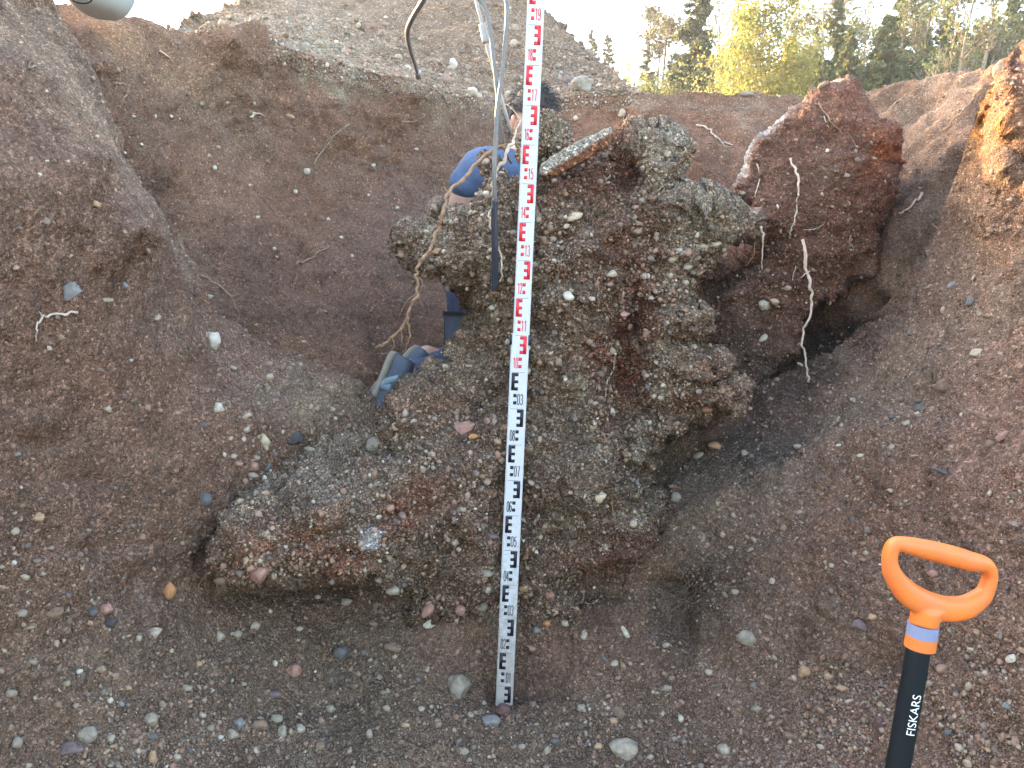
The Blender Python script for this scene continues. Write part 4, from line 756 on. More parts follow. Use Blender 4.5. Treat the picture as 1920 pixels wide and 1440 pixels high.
LM = [(945, 1310, 'the foot of the staff'), (660, 980, 'the white patch on the ledge'), (430, 1070, 'the tip of the left ledge'), (1270, 1130, 'the dark root hole'), (1760, 1080, 'the shovel handle'), (1660, 1330, 'the shovel shaft'), (1590, 160, 'the tip of the red block'), (1560, 370, 'the middle of the red block'),
      (1430, 600, 'the foot of the red block'), (1250, 450, 'the right outcrop shoulder'), (1090, 560, 'the outcrop centre'), (1300, 740, 'the low right lobe'), (850, 450, 'the left lobe of the outcrop'), (820, 800, 'the brown face left of the staff'), (1120, 900, 'the bulge right of the staff'), (900, 1080, 'the lower staff'), (720, 690, 'the shoes'),
      (560, 840, 'the notch above the ledge'), (400, 640, 'the left ridge'), (120, 550, 'the long blue grey stone'), (80, 830, 'the clod on the left bank'), (120, 1000, 'the brown lower left slope'), (200, 1150, 'the low left slope'), (120, 1370, 'the bottom left corner'), (450, 1370, 'the bottom left cluster'), (480, 1190, 'the slope under the ledge'),
      (680, 1250, 'the bare lower slope'), (640, 1400, 'the bottom edge by the staff'), (1100, 1400, 'the bottom edge, right of centre'), (1400, 1300, 'the lower right slope'), (1380, 850, 'the gully floor'), (1620, 840, 'the right gravel rib'), (1750, 760, 'the right slope'), (1840, 580, 'the steep right bank'), (1870, 130, 'the sunlit patch'),
      (1860, 830, 'the right picture edge'), (1480, 1150, 'the slope by the shovel handle'), (1090, 150, 'the foot of the spoil heap'), (800, 110, 'the metal plug on the heap'), (1350, 180, 'the far pit rim'), (100, 230, 'the crest of the left bank'), (320, 250, 'the upper back wall'), (500, 350, 'the middle of the back wall'), (700, 380, 'the back wall left of the person'), (1850, 1300, 'the bottom right corner'), (1750, 900, 'the long slate')]
used = {}
def size_word(s): return 'tiny' if s < 10 else 'small' if s < 17 else 'medium' if s < 27 else 'large' if s < 40 else 'very large'
CN = dict(pale='pale grey', pink='pinkish', bluish='blue grey', orange='orange tan', dark='near black', slate='slate grey', maroon='maroon')
for i, (px, py, w, h, ang, ck) in enumerate(nb):
    loc, nor, D = hit(px, py); sc = loc.y/F/1.0
    loc = Vector(loc); dist = (loc-Vector(CAM.tolist())).dot(Vector((0, CP, -SP))); rw = w/2*dist/F; rh = h/2*dist/F; rd = min(rw, rh)*.85
    iv, it = (ICO4 if w > 26 else ICO3); v = iv.copy(); sd_ = rng.random(3)*50
    v = v*(1+.34*vnoise(v*1.15+sd_, 3)+.10*vnoise(v*3.1+sd_, 4))[:, None]
    if rng.random() < .45:                                   # broken faces
        for _ in range(3):
            d = rng.normal(size=3); d /= np.linalg.norm(d); k = v@d; v = v-np.outer(np.clip(k-.72, 0, None)*.85, d)
    v = v+.02*fbm(v+sd_, 6, 2, 9)[:, None]*v
    v = v/np.abs(v).max(0)*np.array([rw, rd, rh])
    ca, sa = math.cos(math.radians(-ang)), math.sin(math.radians(-ang))
    x = v[:, 0]*ca-v[:, 2]*sa; z = v[:, 0]*sa+v[:, 2]*ca; v = np.stack([x, v[:, 1], z], -1)
    o = mesh_np('boulder' if w > 40 else 'stone' if w > 15 else 'pebble', v, it, STONEMAT[ck])
    o.location = loc+(nor*.25+(Vector(CAM.tolist())-loc).normalized()*.15)*rd
    j = min(range(len(LM)), key=lambda q: (LM[q][0]-px)**2+(LM[q][1]-py)**2); dx, dy = px-LM[j][0], py-LM[j][1]
    shape = 'long' if max(w, h)/min(w, h) > 1.75 else 'oval' if max(w, h)/min(w, h) > 1.25 else 'round'
    pos = ('left of' if dx < 0 else 'right of') if abs(dx) > abs(dy) else ('above' if dy < 0 else 'below')
    if abs(dx) < 22 and abs(dy) < 22: pos = 'at'
    kind = {'boulder': 'boulder', 'stone': 'stone', 'pebble': 'pebble'}[o.name.split('.')[0]]
    base = '%s %s %s %s' % (size_word(max(w, h)), shape, CN.get(ck, ck), kind)
    o['_b'] = base; o['_p'] = pos+' '+LM[j][2]; o['category'] = kind; o['group'] = 'stones showing in the slopes and faces'
    used.setdefault(base+' '+o['_p'], []).append((o, px, py))
for lab, L in used.items():
    if len(L) == 1: L[0][0]['label'] = lab; continue
    xs_ = sorted(L, key=lambda q: q[1]); ys_ = sorted(L, key=lambda q: q[2])
    byx = (xs_[-1][1]-xs_[0][1]) >= (ys_[-1][2]-ys_[0][2]); S = xs_ if byx else ys_; nm = ('leftmost', 'rightmost', 'middle') if byx else ('topmost', 'lowest', 'middle')
    for k, (o, _, _) in enumerate(S):
        o['label'] = lab+', the '+(nm[0] if k == 0 else nm[1] if k == len(S)-1 else 'second' if k == 1 and len(S) > 3 else 'third' if k == 2 and len(S) > 3 else nm[2])+(' one' if len(S) == 2 else ' of %s' % {3: 'three', 4: 'four', 5: 'five', 6: 'six'}.get(len(S), 'these'))
for L in used.values():
    for (o, _, _) in L:
        del o['_b']; del o['_p']
# ------------------------------------------------------------------ shovel
M_OR = plain('orange plastic', (.80, .185, .02), .45, 0, .10, 45, .0004); muddy(M_OR, 2.4, .3); M_BAND = plain('blue grey band', (.2, .24, .38), .5); M_SHAFT = plain('black shaft', (.008, .011, .014), .6, spec=.15); M_LET = plain('white lettering', (.75, .75, .74), .5); M_GRN = plain('green sticker', (.08, .6, .12), .5); M_STEEL = plain('blade steel', (.05, .05, .055), .4, .5)
DS = .98
sT = PV(1731, 1165, DS); sB = PV(1683, 1440, DS-.02); ax = (sB-sT).normalized(); sG = sT+ax*((sT.z+.02)/-ax.z)
sh = empty('shovel', sG); tag(sh, 'shovel with orange D grip and black shaft at the bottom right', 'shovel')
G = Geo(); zz = np.linspace(0, 1, 30)[:, None]; p0 = np.array(PV(1727, 1190, DS)); pts = p0*(1-zz)+np.array(sG)*zz
V, Q, T = tube(pts, np.linspace(.0148, .0155, 30), 32); G.add(V, Q, T); adopt(G.build('shaft', M_SHAFT), sh)
up_ = -np.array(ax); rt = np.cross(up_, np.array([0, -1., 0])); rt /= np.linalg.norm(rt); rt = -rt if rt[0] < 0 else rt; fw = np.cross(rt, up_); fw = fw if fw[1] < 0 else -fw
ccol = np.array(PV(1731, 1165, DS))
mm = 1/(F/DS)                                                        # metres per photo pixel at the handle
# the grip as a closed loop whose cross section changes: outline traced round the hole
def HP(px, py, o=0.0):
    return np.array(PV(px, py, DS))+fw*o
# centre line of the loop and half widths (in the picture plane, towards the camera)
loop = [(1764, 1140, 25, 20), (1713, 1120, 25, 20), (1679, 1085, 19, 19), (1668, 1052, 14, 17), (1676, 1022, 13, 17), (1700, 1022, 16, 20), (1740, 1031, 19, 22), (1780, 1041, 20, 23), (1815, 1051, 19, 22), (1845, 1059, 16, 19), (1856, 1078, 12, 17), (1849, 1105, 14, 17), (1836, 1122, 18, 19), (1806, 1139, 23, 20)]
A = np.array(loop, float); n = len(A); dense = bez(np.vstack([A[-2:], A, A[:3]])[:, :4], 8)[16:-16]
m = n*8; dense = dense[:m]
P = np.array([HP(a[0], a[1]) for a in dense]); tg = np.roll(P, -1, 0)-np.roll(P, 1, 0); tg /= np.linalg.norm(tg, axis=1, keepdims=True); bn = np.cross(tg, fw); K = 20; V = []
for i in range(m):
    th = np.arange(K)/K*2*np.pi; ce, se = np.cos(th), np.sin(th); ce = np.sign(ce)*np.abs(ce)**.8; se = np.sign(se)*np.abs(se)**.8
    V.append(P[i]+(ce*dense[i, 2]*mm)[:, None]*bn[i]+(se*dense[i, 3]*mm)[:, None]*fw)
V = np.concatenate(V); I = np.arange(m*K).reshape(m, K); J = np.roll(I, -1, 0); Q = np.stack([I, np.roll(I, -1, 1), np.roll(J, -1, 1), J], -1).reshape(-1, 4)
G = Geo(); G.add(V, Q)
# neck flaring from the socket into the bow
cn = [(1731, 1172, 27, 27), (1734, 1160, 27.5, 27), (1738, 1148, 31, 26), (1744, 1142, 44, 23), (1750, 1136, 52, 19)]
nk = bez(cn, 5); V = []
for a in nk:
    th = np.arange(28)/28*2*np.pi; V.append(HP(a[0], a[1])+np.outer(np.cos(th)*a[2]*mm, rt)+np.outer(np.sin(th)*a[3]*mm, fw))
nn_ = len(nk); V = np.concatenate(V+[HP(nk[0][0], nk[0][1])[None], HP(nk[-1][0], nk[-1][1])[None]]); I = np.arange(nn_*28).reshape(nn_, 28); J = np.roll(I, -1, 1)
G.add(V, np.stack([I[:-1], J[:-1], J[1:], I[1:]], -1).reshape(-1, 4), np.concatenate([np.stack([np.full(28, nn_*28), J[0], I[0]], -1), np.stack([np.full(28, nn_*28+1), I[-1], J[-1]], -1)]))
grip = G.build('grip', M_OR); adopt(grip, sh)
rm = grip.modifiers.new('r', 'REMESH'); rm.mode = 'VOXEL'; rm.voxel_size = .0014; rm.use_smooth_shade = True
sm = grip.modifiers.new('s', 'SMOOTH'); sm.iterations = 10; sm.factor = .5
def band(name, c0, c1, r, mat):
    G = Geo(); V, Q, T = tube([HP(*c0), HP(*c0)*.5+HP(*c1)*.5, HP(*c1)], r, 40); G.add(V, Q, T); o = G.build(name, mat); adopt(o, sh); bv = o.modifiers.new('e', 'EDGE_SPLIT'); return o
band('band', (1731.5, 1170), (1727.8, 1193), .0188, M_BAND)
band('socket', (1728, 1192), (1724.5, 1214), .0190, M_OR)
# lettering on the shaft, made from the built-in font and wrapped round the tube
fc = bpy.data.curves.new('lettering', 'FONT'); fc.body = 'FISKARS'; fc.size = 1; fc.resolution_u = 6; fo = bpy.data.objects.new('lettering', fc); COL.objects.link(fo); bpy.context.view_layer.update()
me = bpy.data.meshes.new_from_object(fo.evaluated_get(bpy.context.evaluated_depsgraph_get())); bpy.data.objects.remove(fo)
bm = bmesh.new(); bm.from_mesh(me); bmesh.ops.triangulate(bm, faces=bm.faces); bmesh.ops.subdivide_edges(bm, edges=[e for e in bm.edges if e.calc_length() > .15], cuts=1); bm.to_mesh(me); bm.free()
a = np.empty(len(me.vertices)*3, np.float32); me.vertices.foreach_get('co', a); a = a.reshape(-1, 3)
wx = a[:, 0].max()-a[:, 0].min(); hh = a[:, 1].max(); A0 = HP(1691, 1360); A1 = HP(1706, 1290); pr = np.array(sT)-0
ln = np.linalg.norm(A1-A0); along = A0+0*A0
s = (a[:, 0]-a[:, 0].min())/wx*ln; tt = (a[:, 1]/hh-.5)*17*mm                     # reads upwards: letters' tops to the left
base_t = ((A0-np.array(sT))@np.array(ax)); cen = np.array(sT)+np.outer(base_t-s, np.array(ax)); R_ = .0157; view = -fw
ang = -tt/R_; V = cen+np.outer(np.sin(ang)*R_, rt)+np.outer(np.cos(ang)*R_, fw)
me.vertices.foreach_set('co', V.astype(np.float32).ravel()); me.update(); me.materials.clear(); me.materials.append(M_LET); lo = bpy.data.objects.new('lettering', me); COL.objects.link(lo); adopt(lo, sh)
G = Geo(); V = []
for t_, r_ in ((1248, 0), (1256, 1), (1266, 1), (1270, 0)):
    for k in (0, 1):
        c = np.array(sT)+np.array(ax)*((HP(1715, t_)-np.array(sT))@np.array(ax)); an = math.radians(62+18*k*r_); V.append(c+rt*math.sin(an)*.0158+fw*math.cos(an)*.0158)
I = np.arange(8).reshape(4, 2); G.add(np.array(V), np.stack([I[:-1, 0], I[:-1, 1], I[1:, 1], I[1:, 0]], -1)); adopt(G.build('sticker', M_GRN), sh)
# blade in the ground below the picture
G = Geo(); rows = []
for i, t_ in enumerate(np.linspace(0, 1, 12)):
    hw = .02+.09*min(1, t_*4)**.7 if t_ < .7 else .11*math.sqrt(max(0.0, 1-((t_-.7)/.32)**2))+.004
    c = np.array(sG)+np.array(ax)*(-.10+.24*t_)
    rows.append([c+rt*hw*u+fw*(-.02*(u*u))+fw*.012*(1-t_) for u in np.linspace(-1, 1, 9)])
I = np.arange(108).reshape(12, 9); G.add(np.array(rows).reshape(-1, 3), np.stack([I[:-1, :-1], I[1:, :-1], I[1:, 1:], I[:-1, 1:]], -1).reshape(-1, 4)); o = G.build('blade', M_STEEL); adopt(o, sh); so = o.modifiers.new('s', 'SOLIDIFY'); so.thickness = .002

# ------------------------------------------------------------------ the container hanging over the left rim
M_PLA = plain('milky plastic', (.52, .58, .58), .35, 0, .06, 10); 
c = np.array(PV(186, -26, 2.6)); G = Geo(); r = 60*2.6/F
prof = [(0, -.088), (.25, -.088), (.5, -.082), (.72, -.07), (.88, -.05), (.97, -.022), (1.0, .01), (1.0, .1), (.99, .2), (1.04, .205), (1.04, .215), (.96, .215), (.96, .15), (.95, .02), (.8, -.03), (0, -.06)]
prof = [(a*r, b) for a, b in prof]; K = 48; V = np.concatenate([np.stack([np.cos(np.arange(K)/K*6.2832)*a, np.sin(np.arange(K)/K*6.2832)*a, np.full(K, b)], -1) for a, b in prof])
Rm = np.array(Matrix.Rotation(math.radians(8), 3, 'Y') @ Matrix.Rotation(math.radians(-12), 3, 'X')); V = V@Rm.T+c; I = np.arange(len(prof)*K).reshape(-1, K); J = np.roll(I, -1, 1); G.add(V, np.stack([I[:-1], J[:-1], J[1:], I[1:]], -1).reshape(-1, 4))
bk = empty('plastic_bucket', c-np.array([0, 0, .09])); tag(bk, 'milky white plastic bucket standing on the top left rim', 'bucket'); adopt(G.build('body', M_PLA), bk)
G = Geo(); V, Q, T = tube(bez([np.array(PV(*p)) for p in ((118, -20, 2.46), (135, 0, 2.46), (152, 6, 2.46), (168, 4, 2.46), (176, -8, 2.46), (182, -30, 2.46))], 6), .0022, 8); G.add(V, Q, T); adopt(G.build('handle', M_SHAFT), bk)

# ------------------------------------------------------------------ the person kneeling behind the outcrop
M_SKIN = plain('skin', (.62, .37, .29), .55, 0, .06, 30); M_SHIRT = plain('blue t shirt', (.085, .13, .235), .85, 0, .14, 25, .003); M_TRO = plain('work trousers', (.07, .088, .16), .85, 0, .16, 40, .002); M_TRO2 = plain('trouser panel', (.085, .10, .14), .85, 0, .15, 60, .001); M_HAIR = plain('hair', (.05, .042, .042), .75, 0, .4, 60, .01)
M_SOLE = plain('shoe sole', (.30, .27, .22), .7, 0, .15, 50); M_UP = plain('shoe mesh', (.085, .11, .15), .8, 0, .2, 120, .001); M_STRAP = plain('shoe strap', (.22, .3, .36), .7, 0, .1, 80); M_BLK = plain('dark trim', (.015, .016, .02), .8)
def remeshed(o, vox, it=6):
    r = o.modifiers.new('r', 'REMESH'); r.mode = 'VOXEL'; r.voxel_size = vox; r.use_smooth_shade = True
    k = o.modifiers.new('s', 'SMOOTH'); k.iterations = it; k.factor = .5
    bpy.context.view_layer.update(); m2 = bpy.data.meshes.new_from_object(o.evaluated_get(bpy.context.evaluated_depsgraph_get())); o.modifiers.clear(); mt = o.data.materials[0]; o.data = m2; m2.materials.clear(); m2.materials.append(mt); return o
def skinmesh(name, joints, edges, mat, rootj, sub=2, vox=.006, extra=None):
    """one closed surface grown round the bones: tapered limbs and round joints fused together"""
    G = Geo(); iv, it = ICO3
    for k, (p, r) in joints.items(): G.add(iv*r*1.0+np.array(p), None, it)
    for a, b in edges:
        (pa, ra), (pb, rb) = joints[a], joints[b]; t = np.linspace(0, 1, 9)[:, None]; pts = np.array(pa)*(1-t)+np.array(pb)*t
        bulge = 1+.06*np.sin(t[:, 0]*np.pi); G.add(*tube(pts, (ra*(1-t[:, 0])+rb*t[:, 0])*bulge, 20))
    if extra: G.add(*extra)
    o = G.build(name, mat); return remeshed(o, vox, 4 if vox < .005 else 7)
J = lambda px, py, D, r: (PV(px, py, D), r)
jt = dict(pel=J(905, 495, 3.10, .12), sp=J(922, 425, 3.08, .115), ch=J(948, 355, 3.05, .125), nb=J(975, 305, 3.0, .07), nk=J(990, 282, 2.97, .055), hd=J(999, 262, 2.95, .06),
          rs=J(922, 330, 2.9, .062), ra=J(880, 352, 2.9, .056), re=J(862, 398, 2.93, .048), rf=J(885, 425, 2.9, .036), rw=J(925, 440, 2.9, .026), rh=J(945, 442, 2.89, .03),
          ls=J(1040, 330, 3.12, .06), le=J(1065, 415, 3.12, .042), lw=J(1020, 440, 2.98, .026), lh=J(1003, 442, 2.95, .03),
          rp=J(893, 510, 3.0, .095), rt=J(884, 590, 2.97, .08), rk=J(880, 662, 2.93, .06), rc=J(835, 690, 2.82, .055), rn=J(772, 700, 2.68, .036), rft=J(748, 690, 2.66, .034),
          lp=J(935, 510, 3.16, .095), lt=J(935, 590, 3.12, .08), lk=J(930, 662, 3.08, .06), lc=J(880, 675, 2.97, .055), ln=J(822, 676, 2.84, .036), lft=J(800, 665, 2.81, .034))
ed = [('pel', 'sp'), ('sp', 'ch'), ('ch', 'nb'), ('nb', 'nk'), ('nk', 'hd'), ('ch', 'rs'), ('rs', 'ra'), ('ra', 're'), ('re', 'rf'), ('rf', 'rw'), ('rw', 'rh'), ('ch', 'ls'), ('ls', 'le'), ('le', 'lw'), ('lw', 'lh'),
      ('pel', 'rp'), ('rp', 'rt'), ('rt', 'rk'), ('rk', 'rc'), ('rc', 'rn'), ('rn', 'rft'), ('pel', 'lp'), ('lp', 'lt'), ('lt', 'lk'), ('lk', 'lc'), ('lc', 'ln'), ('ln', 'lft')]
j2 = dict(jt); e2 = list(ed)
for s_, h_ in (('r', jt['rh'][0]), ('l', jt['lh'][0])):                # palms with five fingers each, laid on the back of the outcrop
    for k, (dx, dz, L) in enumerate([(-.03, -.005, .045), (-.022, .05, .07), (-.005, .058, .08), (.012, .054, .074), (.028, .045, .058)]):
        b = h_+Vector((dx*.8, -.006, .012 if k else 0)); m_ = b+Vector((dx*.5, -.014, dz*.5)).normalized()*L*.5; t_ = m_+Vector((dx*.2, -.026, dz*.35)).normalized()*L*.5
        a_, b_, c_ = s_+'f%da' % k, s_+'f%db' % k, s_+'f%dc' % k
        j2[a_] = (b, .0105); j2[b_] = (m_, .0088); j2[c_] = (t_, .0075); e2 += [(s_+'h', a_), (a_, b_), (b_, c_)]
pe = empty('person', PV(850, 700, 2.9)); tag(pe, 'person in blue t shirt and work trousers kneeling bowed behind the outcrop', 'person')
# head joined into the body mesh
fd = Vector((.42, -.80, -.42)).normalized(); hu = Vector((.10, -.38, .92)); hu = (hu-fd*hu.dot(fd)).normalized(); hr = fd.cross(hu)
hc = PV(1000, 226, 2.95); iv, it = ICO4; x, y, z = iv.T                # x right, y front, z up
sx = .074*(1-.14*np.clip(-z, 0, 1)); V = np.stack([x*sx, y*.095, z*.115], -1)
V[:, 1] += .012*np.exp(-((z+.75)/.25)**2)*(y > 0)                       # chin
V[:, 1] += .024*np.exp(-(x/.16)**2-((z+.12)/.16)**2)*(y > .4)           # nose
for sg in (-1, 1): V[:, 1] -= .012*np.exp(-((x-sg*.42)/.17)**2-((z-.08)/.11)**2)*(y > .3)   # eye sockets
V[:, 1] += .007*np.exp(-(x/.3)**2-((z+.46)/.07)**2)*(y > .4)           # lips
M3 = np.array([hr, fd, hu]).T; Vh = V@M3.T+np.array(hc)
body = skinmesh('body', j2, e2, M_SKIN, 'pel', vox=.0035, extra=(Vh, None, it)); adopt(body, pe)
def hpt(a, b, c): return np.array(hc)+np.array(hr)*a+np.array(fd)*b+np.array(hu)*c
M_EYE = plain('eye', (.7, .68, .65), .2); 
for sg in (-1, 1):
    G = Geo(); iv2, it2 = ICO3; G.add(iv2*.0115+hpt(sg*.031, .076, .008), None, it2); adopt(G.build('eye', M_EYE), pe)
    G = Geo(); e_ = iv2.copy(); x, y, z = e_.T; e_ = np.outer(x*.008, hr)+np.outer(y*.019+.004*z, fd)+np.outer(z*.032, hu); dent = 1-.35*np.exp(-(y**2+z**2)/.25); G.add(e_*1.0+hpt(sg*.079, -.008, -.012), None, it2)
    adopt(G.build('ear', plain('ear skin', (.68, .30, .22), .5)), pe)
# hair: cap plus many strands
G = Geo(); x, y, z = iv.T; kp = (z > .02-.0*y) | (y < -.1); hv = iv*(1.0+.10*fbm(iv, 5, 3, 8))[:, None]; lowr = np.clip(.25-z, 0, 1)*(y > -.1)
Vc = np.stack([x*.086, y*.103-.004, z*.124+.006], -1)*(1+.07*fbm(iv, 6, 3, 8))[:, None]; fkeep = np.array([all((z[i] > .30) or (y[i] < -.05 and z[i] > -.65) or (abs(x[i]) > .8 and z[i] > .25) for i in t_) for t_ in it])
G.add(Vc@M3.T+np.array(hc), None, it[fkeep])
for _ in range(900):
    d = rng.normal(size=3); d /= np.linalg.norm(d)
    if not (d[2] > .28 or (d[1] < -.05 and d[2] > -.6)): continue
    p = np.array([d[0]*.086, d[1]*.103, d[2]*.124+.006]); q = [p]; dr = d*.5+np.array([rng.normal()*.7, rng.normal()*.7, -.2]); dr /= np.linalg.norm(dr)
    for s_ in range(3): q.append(q[-1]+dr*.011); dr = dr+rng.normal(size=3)*.35-np.array([0, 0, .35]); dr /= np.linalg.norm(dr)
    V, Q, T = tube(np.array(q)@M3.T+np.array(hc), np.array([.0016, .0014, .001, .0004]), 3, False); G.add(V, Q)
adopt(G.build('hair', M_HAIR), pe)
sj = {k: (v[0], v[1]+.014) for k, v in jt.items() if k in ('pel', 'sp', 'ch', 'nb', 'rs', 'ra', 'ls')}; sj['nb'] = (jt['nb'][0], .062); sj['ra'] = (PV(877, 343, 2.89), .066); sj['le2'] = (PV(1052, 370, 3.12), .06); sj['rs'] = (PV(905, 322, 2.9), .084); sj['r2'] = (PV(948, 316, 2.95), .075)
tee = skinmesh('t_shirt', sj, [('pel', 'sp'), ('sp', 'ch'), ('ch', 'nb'), ('ch', 'r2'), ('r2', 'rs'), ('rs', 'ra'), ('ch', 'ls'), ('ls', 'le2')], M_SHIRT, 'pel', 3)
d_ = tee.data; a = np.empty(len(d_.vertices)*3, np.float32); d_.vertices.foreach_get('co', a); a = a.reshape(-1, 3).astype(float); q = np.stack([(a[:, 0]+a[:, 2])*18, a[:, 1]*6, (a[:, 2]-a[:, 0])*5], -1); a += (ridged(q, .7, 3, 5)*.004)[:, None]*np.array([-.5, -.8, .3]); d_.vertices.foreach_set('co', a.astype(np.float32).ravel()); adopt(tee, pe)
tj = {k: (v[0], v[1]+.012) for k, v in jt.items() if k in ('pel', 'rp', 'rt', 'rk', 'rc', 'rn', 'lp', 'lt', 'lk', 'lc', 'ln')}; tj['rn'] = (PV(782, 700, 2.7), .05); tj['ln'] = (PV(828, 678, 2.85), .05)
tro = skinmesh('trousers', tj, [('pel', 'rp'), ('rp', 'rt'), ('rt', 'rk'), ('rk', 'rc'), ('rc', 'rn'), ('pel', 'lp'), ('lp', 'lt'), ('lt', 'lk'), ('lk', 'lc'), ('lc', 'ln')], M_TRO, 'pel', 3)
d_ = tro.data; a = np.empty(len(d_.vertices)*3, np.float32); d_.vertices.foreach_get('co', a); a = a.reshape(-1, 3).astype(float); a += (ridged(a*np.array([8, 8, 22.]), 1, 2, 6)*.005)[:, None]*np.array([-.3, -.9, 0]); d_.vertices.foreach_set('co', a.astype(np.float32).ravel()); adopt(tro, pe)
def wrap(name, y0, y1, x0, x1, mat, r, D0=2.97):                             # a panel bent round the thigh
    G = Geo(); V = []; ny, nx = 10, 16
    for yy in np.linspace(y0, y1, ny):
        cx = np.interp(yy, [500, 590, 662], [893, 884, 880]); cD = np.interp(yy, [500, 590, 662], [3.0, 2.97, 2.93]); c = np.array(PV(cx, yy, cD)); rr = r+np.interp(yy, [500, 590, 662], [.005, 0, -.012])
        for t_ in np.linspace(x0, x1, nx): an = math.radians(t_); V.append(c+np.array([math.sin(an)*rr, -math.cos(an)*rr, 0]))
    I = np.arange(ny*nx).reshape(ny, nx); G.add(np.array(V), np.stack([I[:-1, :-1], I[1:, :-1], I[1:, 1:], I[:-1, 1:]], -1).reshape(-1, 4)); o = G.build(name, mat); s = o.modifiers.new('s', 'SOLIDIFY'); s.thickness = .004; s.offset = 1; adopt(o, pe)
wrap('thigh_pocket', 588, 645, -80, 60, M_TRO2, .098); wrap('pocket_trim', 583, 590, -82, 62, M_BLK, .104); wrap('side_strap', 590, 640, -100, -82, M_BLK, .1)
def shoe(heel, L, U, label):
    L = Vector(L).normalized(); U = Vector(U); U = (U-L*U.dot(L)).normalized(); W = L.cross(U); e = empty('shoe', heel); e.parent = pe; e.matrix_parent_inverse = Matrix.Translation(-pe.location)
    def loc(u, w, h): return np.array(heel)+np.array(L)*u+np.array(W)*w+np.array(U)*h
    def loft(secs, K=24):
        V = []
        for (u, hw, h0, h1) in secs:
            th = np.arange(K)/K*2*np.pi; cw, sw = np.cos(th), np.sin(th); cw = np.sign(cw)*np.abs(cw)**.7; sw = np.sign(sw)*np.abs(sw)**.7
            V += [loc(u, hw*a, (h0+h1)/2+(h1-h0)/2*b) for a, b in zip(cw, sw)]
        n = len(secs); V = np.array(V+[loc(secs[0][0], 0, (secs[0][2]+secs[0][3])/2), loc(secs[-1][0], 0, (secs[-1][2]+secs[-1][3])/2)]); I = np.arange(n*K).reshape(n, K); Jx = np.roll(I, -1, 1)
        return V, np.stack([I[:-1], Jx[:-1], Jx[1:], I[1:]], -1).reshape(-1, 4), np.concatenate([np.stack([np.full(K, n*K), Jx[0], I[0]], -1), np.stack([np.full(K, n*K+1), I[-1], Jx[-1]], -1)])
    G = Geo(); us = [(.0, .018), (.006, .028), (.03, .036), (.08, .036), (.13, .036), (.18, .044), (.22, .042), (.25, .03), (.262, .012)]; G.add(*loft([(u, w, -.014, .012) for u, w in us])); o = G.build('sole', M_SOLE); o.parent = e; o.matrix_parent_inverse = Matrix.Translation(-Vector(heel))
    G = Geo(); G.add(*loft([(.004, .018, .01, .05), (.012, .03, .01, .075), (.04, .035, .01, .082), (.08, .036, .01, .075), (.13, .037, .01, .06), (.18, .042, .01, .05), (.22, .039, .01, .042), (.248, .026, .01, .032), (.258, .01, .01, .022)])); o = G.build('upper', M_UP); o.parent = e; o.matrix_parent_inverse = Matrix.Translation(-Vector(heel))
    for (u0, tilt) in ((.055, .05), (.115, .0)):
        G = Geo(); V = []
        for t_ in np.linspace(-100, 100, 15):
            an = math.radians(t_); hh = .079 if u0 < .1 else .064
            for du in (-.013, .013): V.append(loc(u0+du+tilt*(1-math.cos(an)), .0405*math.sin(an), .012+(hh-.006)*max(0, math.cos(an)*.92+.08)))
        I = np.arange(30).reshape(15, 2); G.add(np.array(V), np.stack([I[:-1, 0], I[1:, 0], I[1:, 1], I[:-1, 1]], -1)); o = G.build('strap', M_STRAP); s = o.modifiers.new('s', 'SOLIDIFY'); s.thickness = .004; s.offset = 0; o.parent = e; o.matrix_parent_inverse = Matrix.Translation(-Vector(heel))
shoe(PV(742, 660, 2.66), (-.36, -.05, -.9), (.85, -.35, -.3), '')
shoe(PV(790, 654, 2.80), (-.5, -.25, -.55), (.75, -.3, .35), '')

# ------------------------------------------------------------------ trees beyond the pit
M_BARK = plain('bark', (.14, .10, .075), .9, 0, .3, 12, .02); M_BARKP = plain('pale bark', (.33, .27, .2), .85, 0, .3, 12, .01)
def leafmat(name, c, tr=.5):
    m, t, b = newmat(name); at = N(t, 'ShaderNodeAttribute', attribute_name='soil'); mx = N(t, 'ShaderNodeMix', data_type='RGBA', blend_type='MULTIPLY'); mx.inputs[0].default_value = 1; mx.inputs[7].default_value = (*c, 1)
    t.links.new(at.outputs['Color'], mx.inputs[6]); t.links.new(mx.outputs[2], b.inputs['Base Color']); b.inputs['Roughness'].default_value = .6
    tl = N(t, 'ShaderNodeBsdfTranslucent'); t.links.new(mx.outputs[2], tl.inputs[0]); ms = N(t, 'ShaderNodeMixShader'); ms.inputs[0].default_value = tr; t.links.new(b.outputs[0], ms.inputs[1]); t.links.new(tl.outputs[0], ms.inputs[2]); t.links.new(ms.outputs[0], t.nodes['Material Output'].inputs[0]); return m
M_LEAF = leafmat('birch leaves', (.27, .29, .085), .5); M_NEED = leafmat('spruce needles', (.10, .125, .06), .35); M_BUSH = leafmat('bush leaves', (.15, .18, .07), .45); M_PINE = leafmat('pine needles', (.12, .125, .07), .35)
def leaves(G, C, size, seed=0):
    n = len(C); R = randrot(n); s = size*(.6+.8*rng.random(n)); q = np.array([[-.5, -.3, 0], [.5, -.3, 0], [.6, .3, .1], [-.4, .35, -.1]]); V = np.einsum('nij,kj->nki', R, q)*s[:, None, None]+C[:, None]
    shade = (.65+.7*rng.random((n, 1)))*np.array([1+.25*rng.random(), 1, .8+.3*rng.random()]); G.add(V.reshape(-1, 3), np.arange(n*4).reshape(n, 4), None, np.repeat(shade, 4, 0))
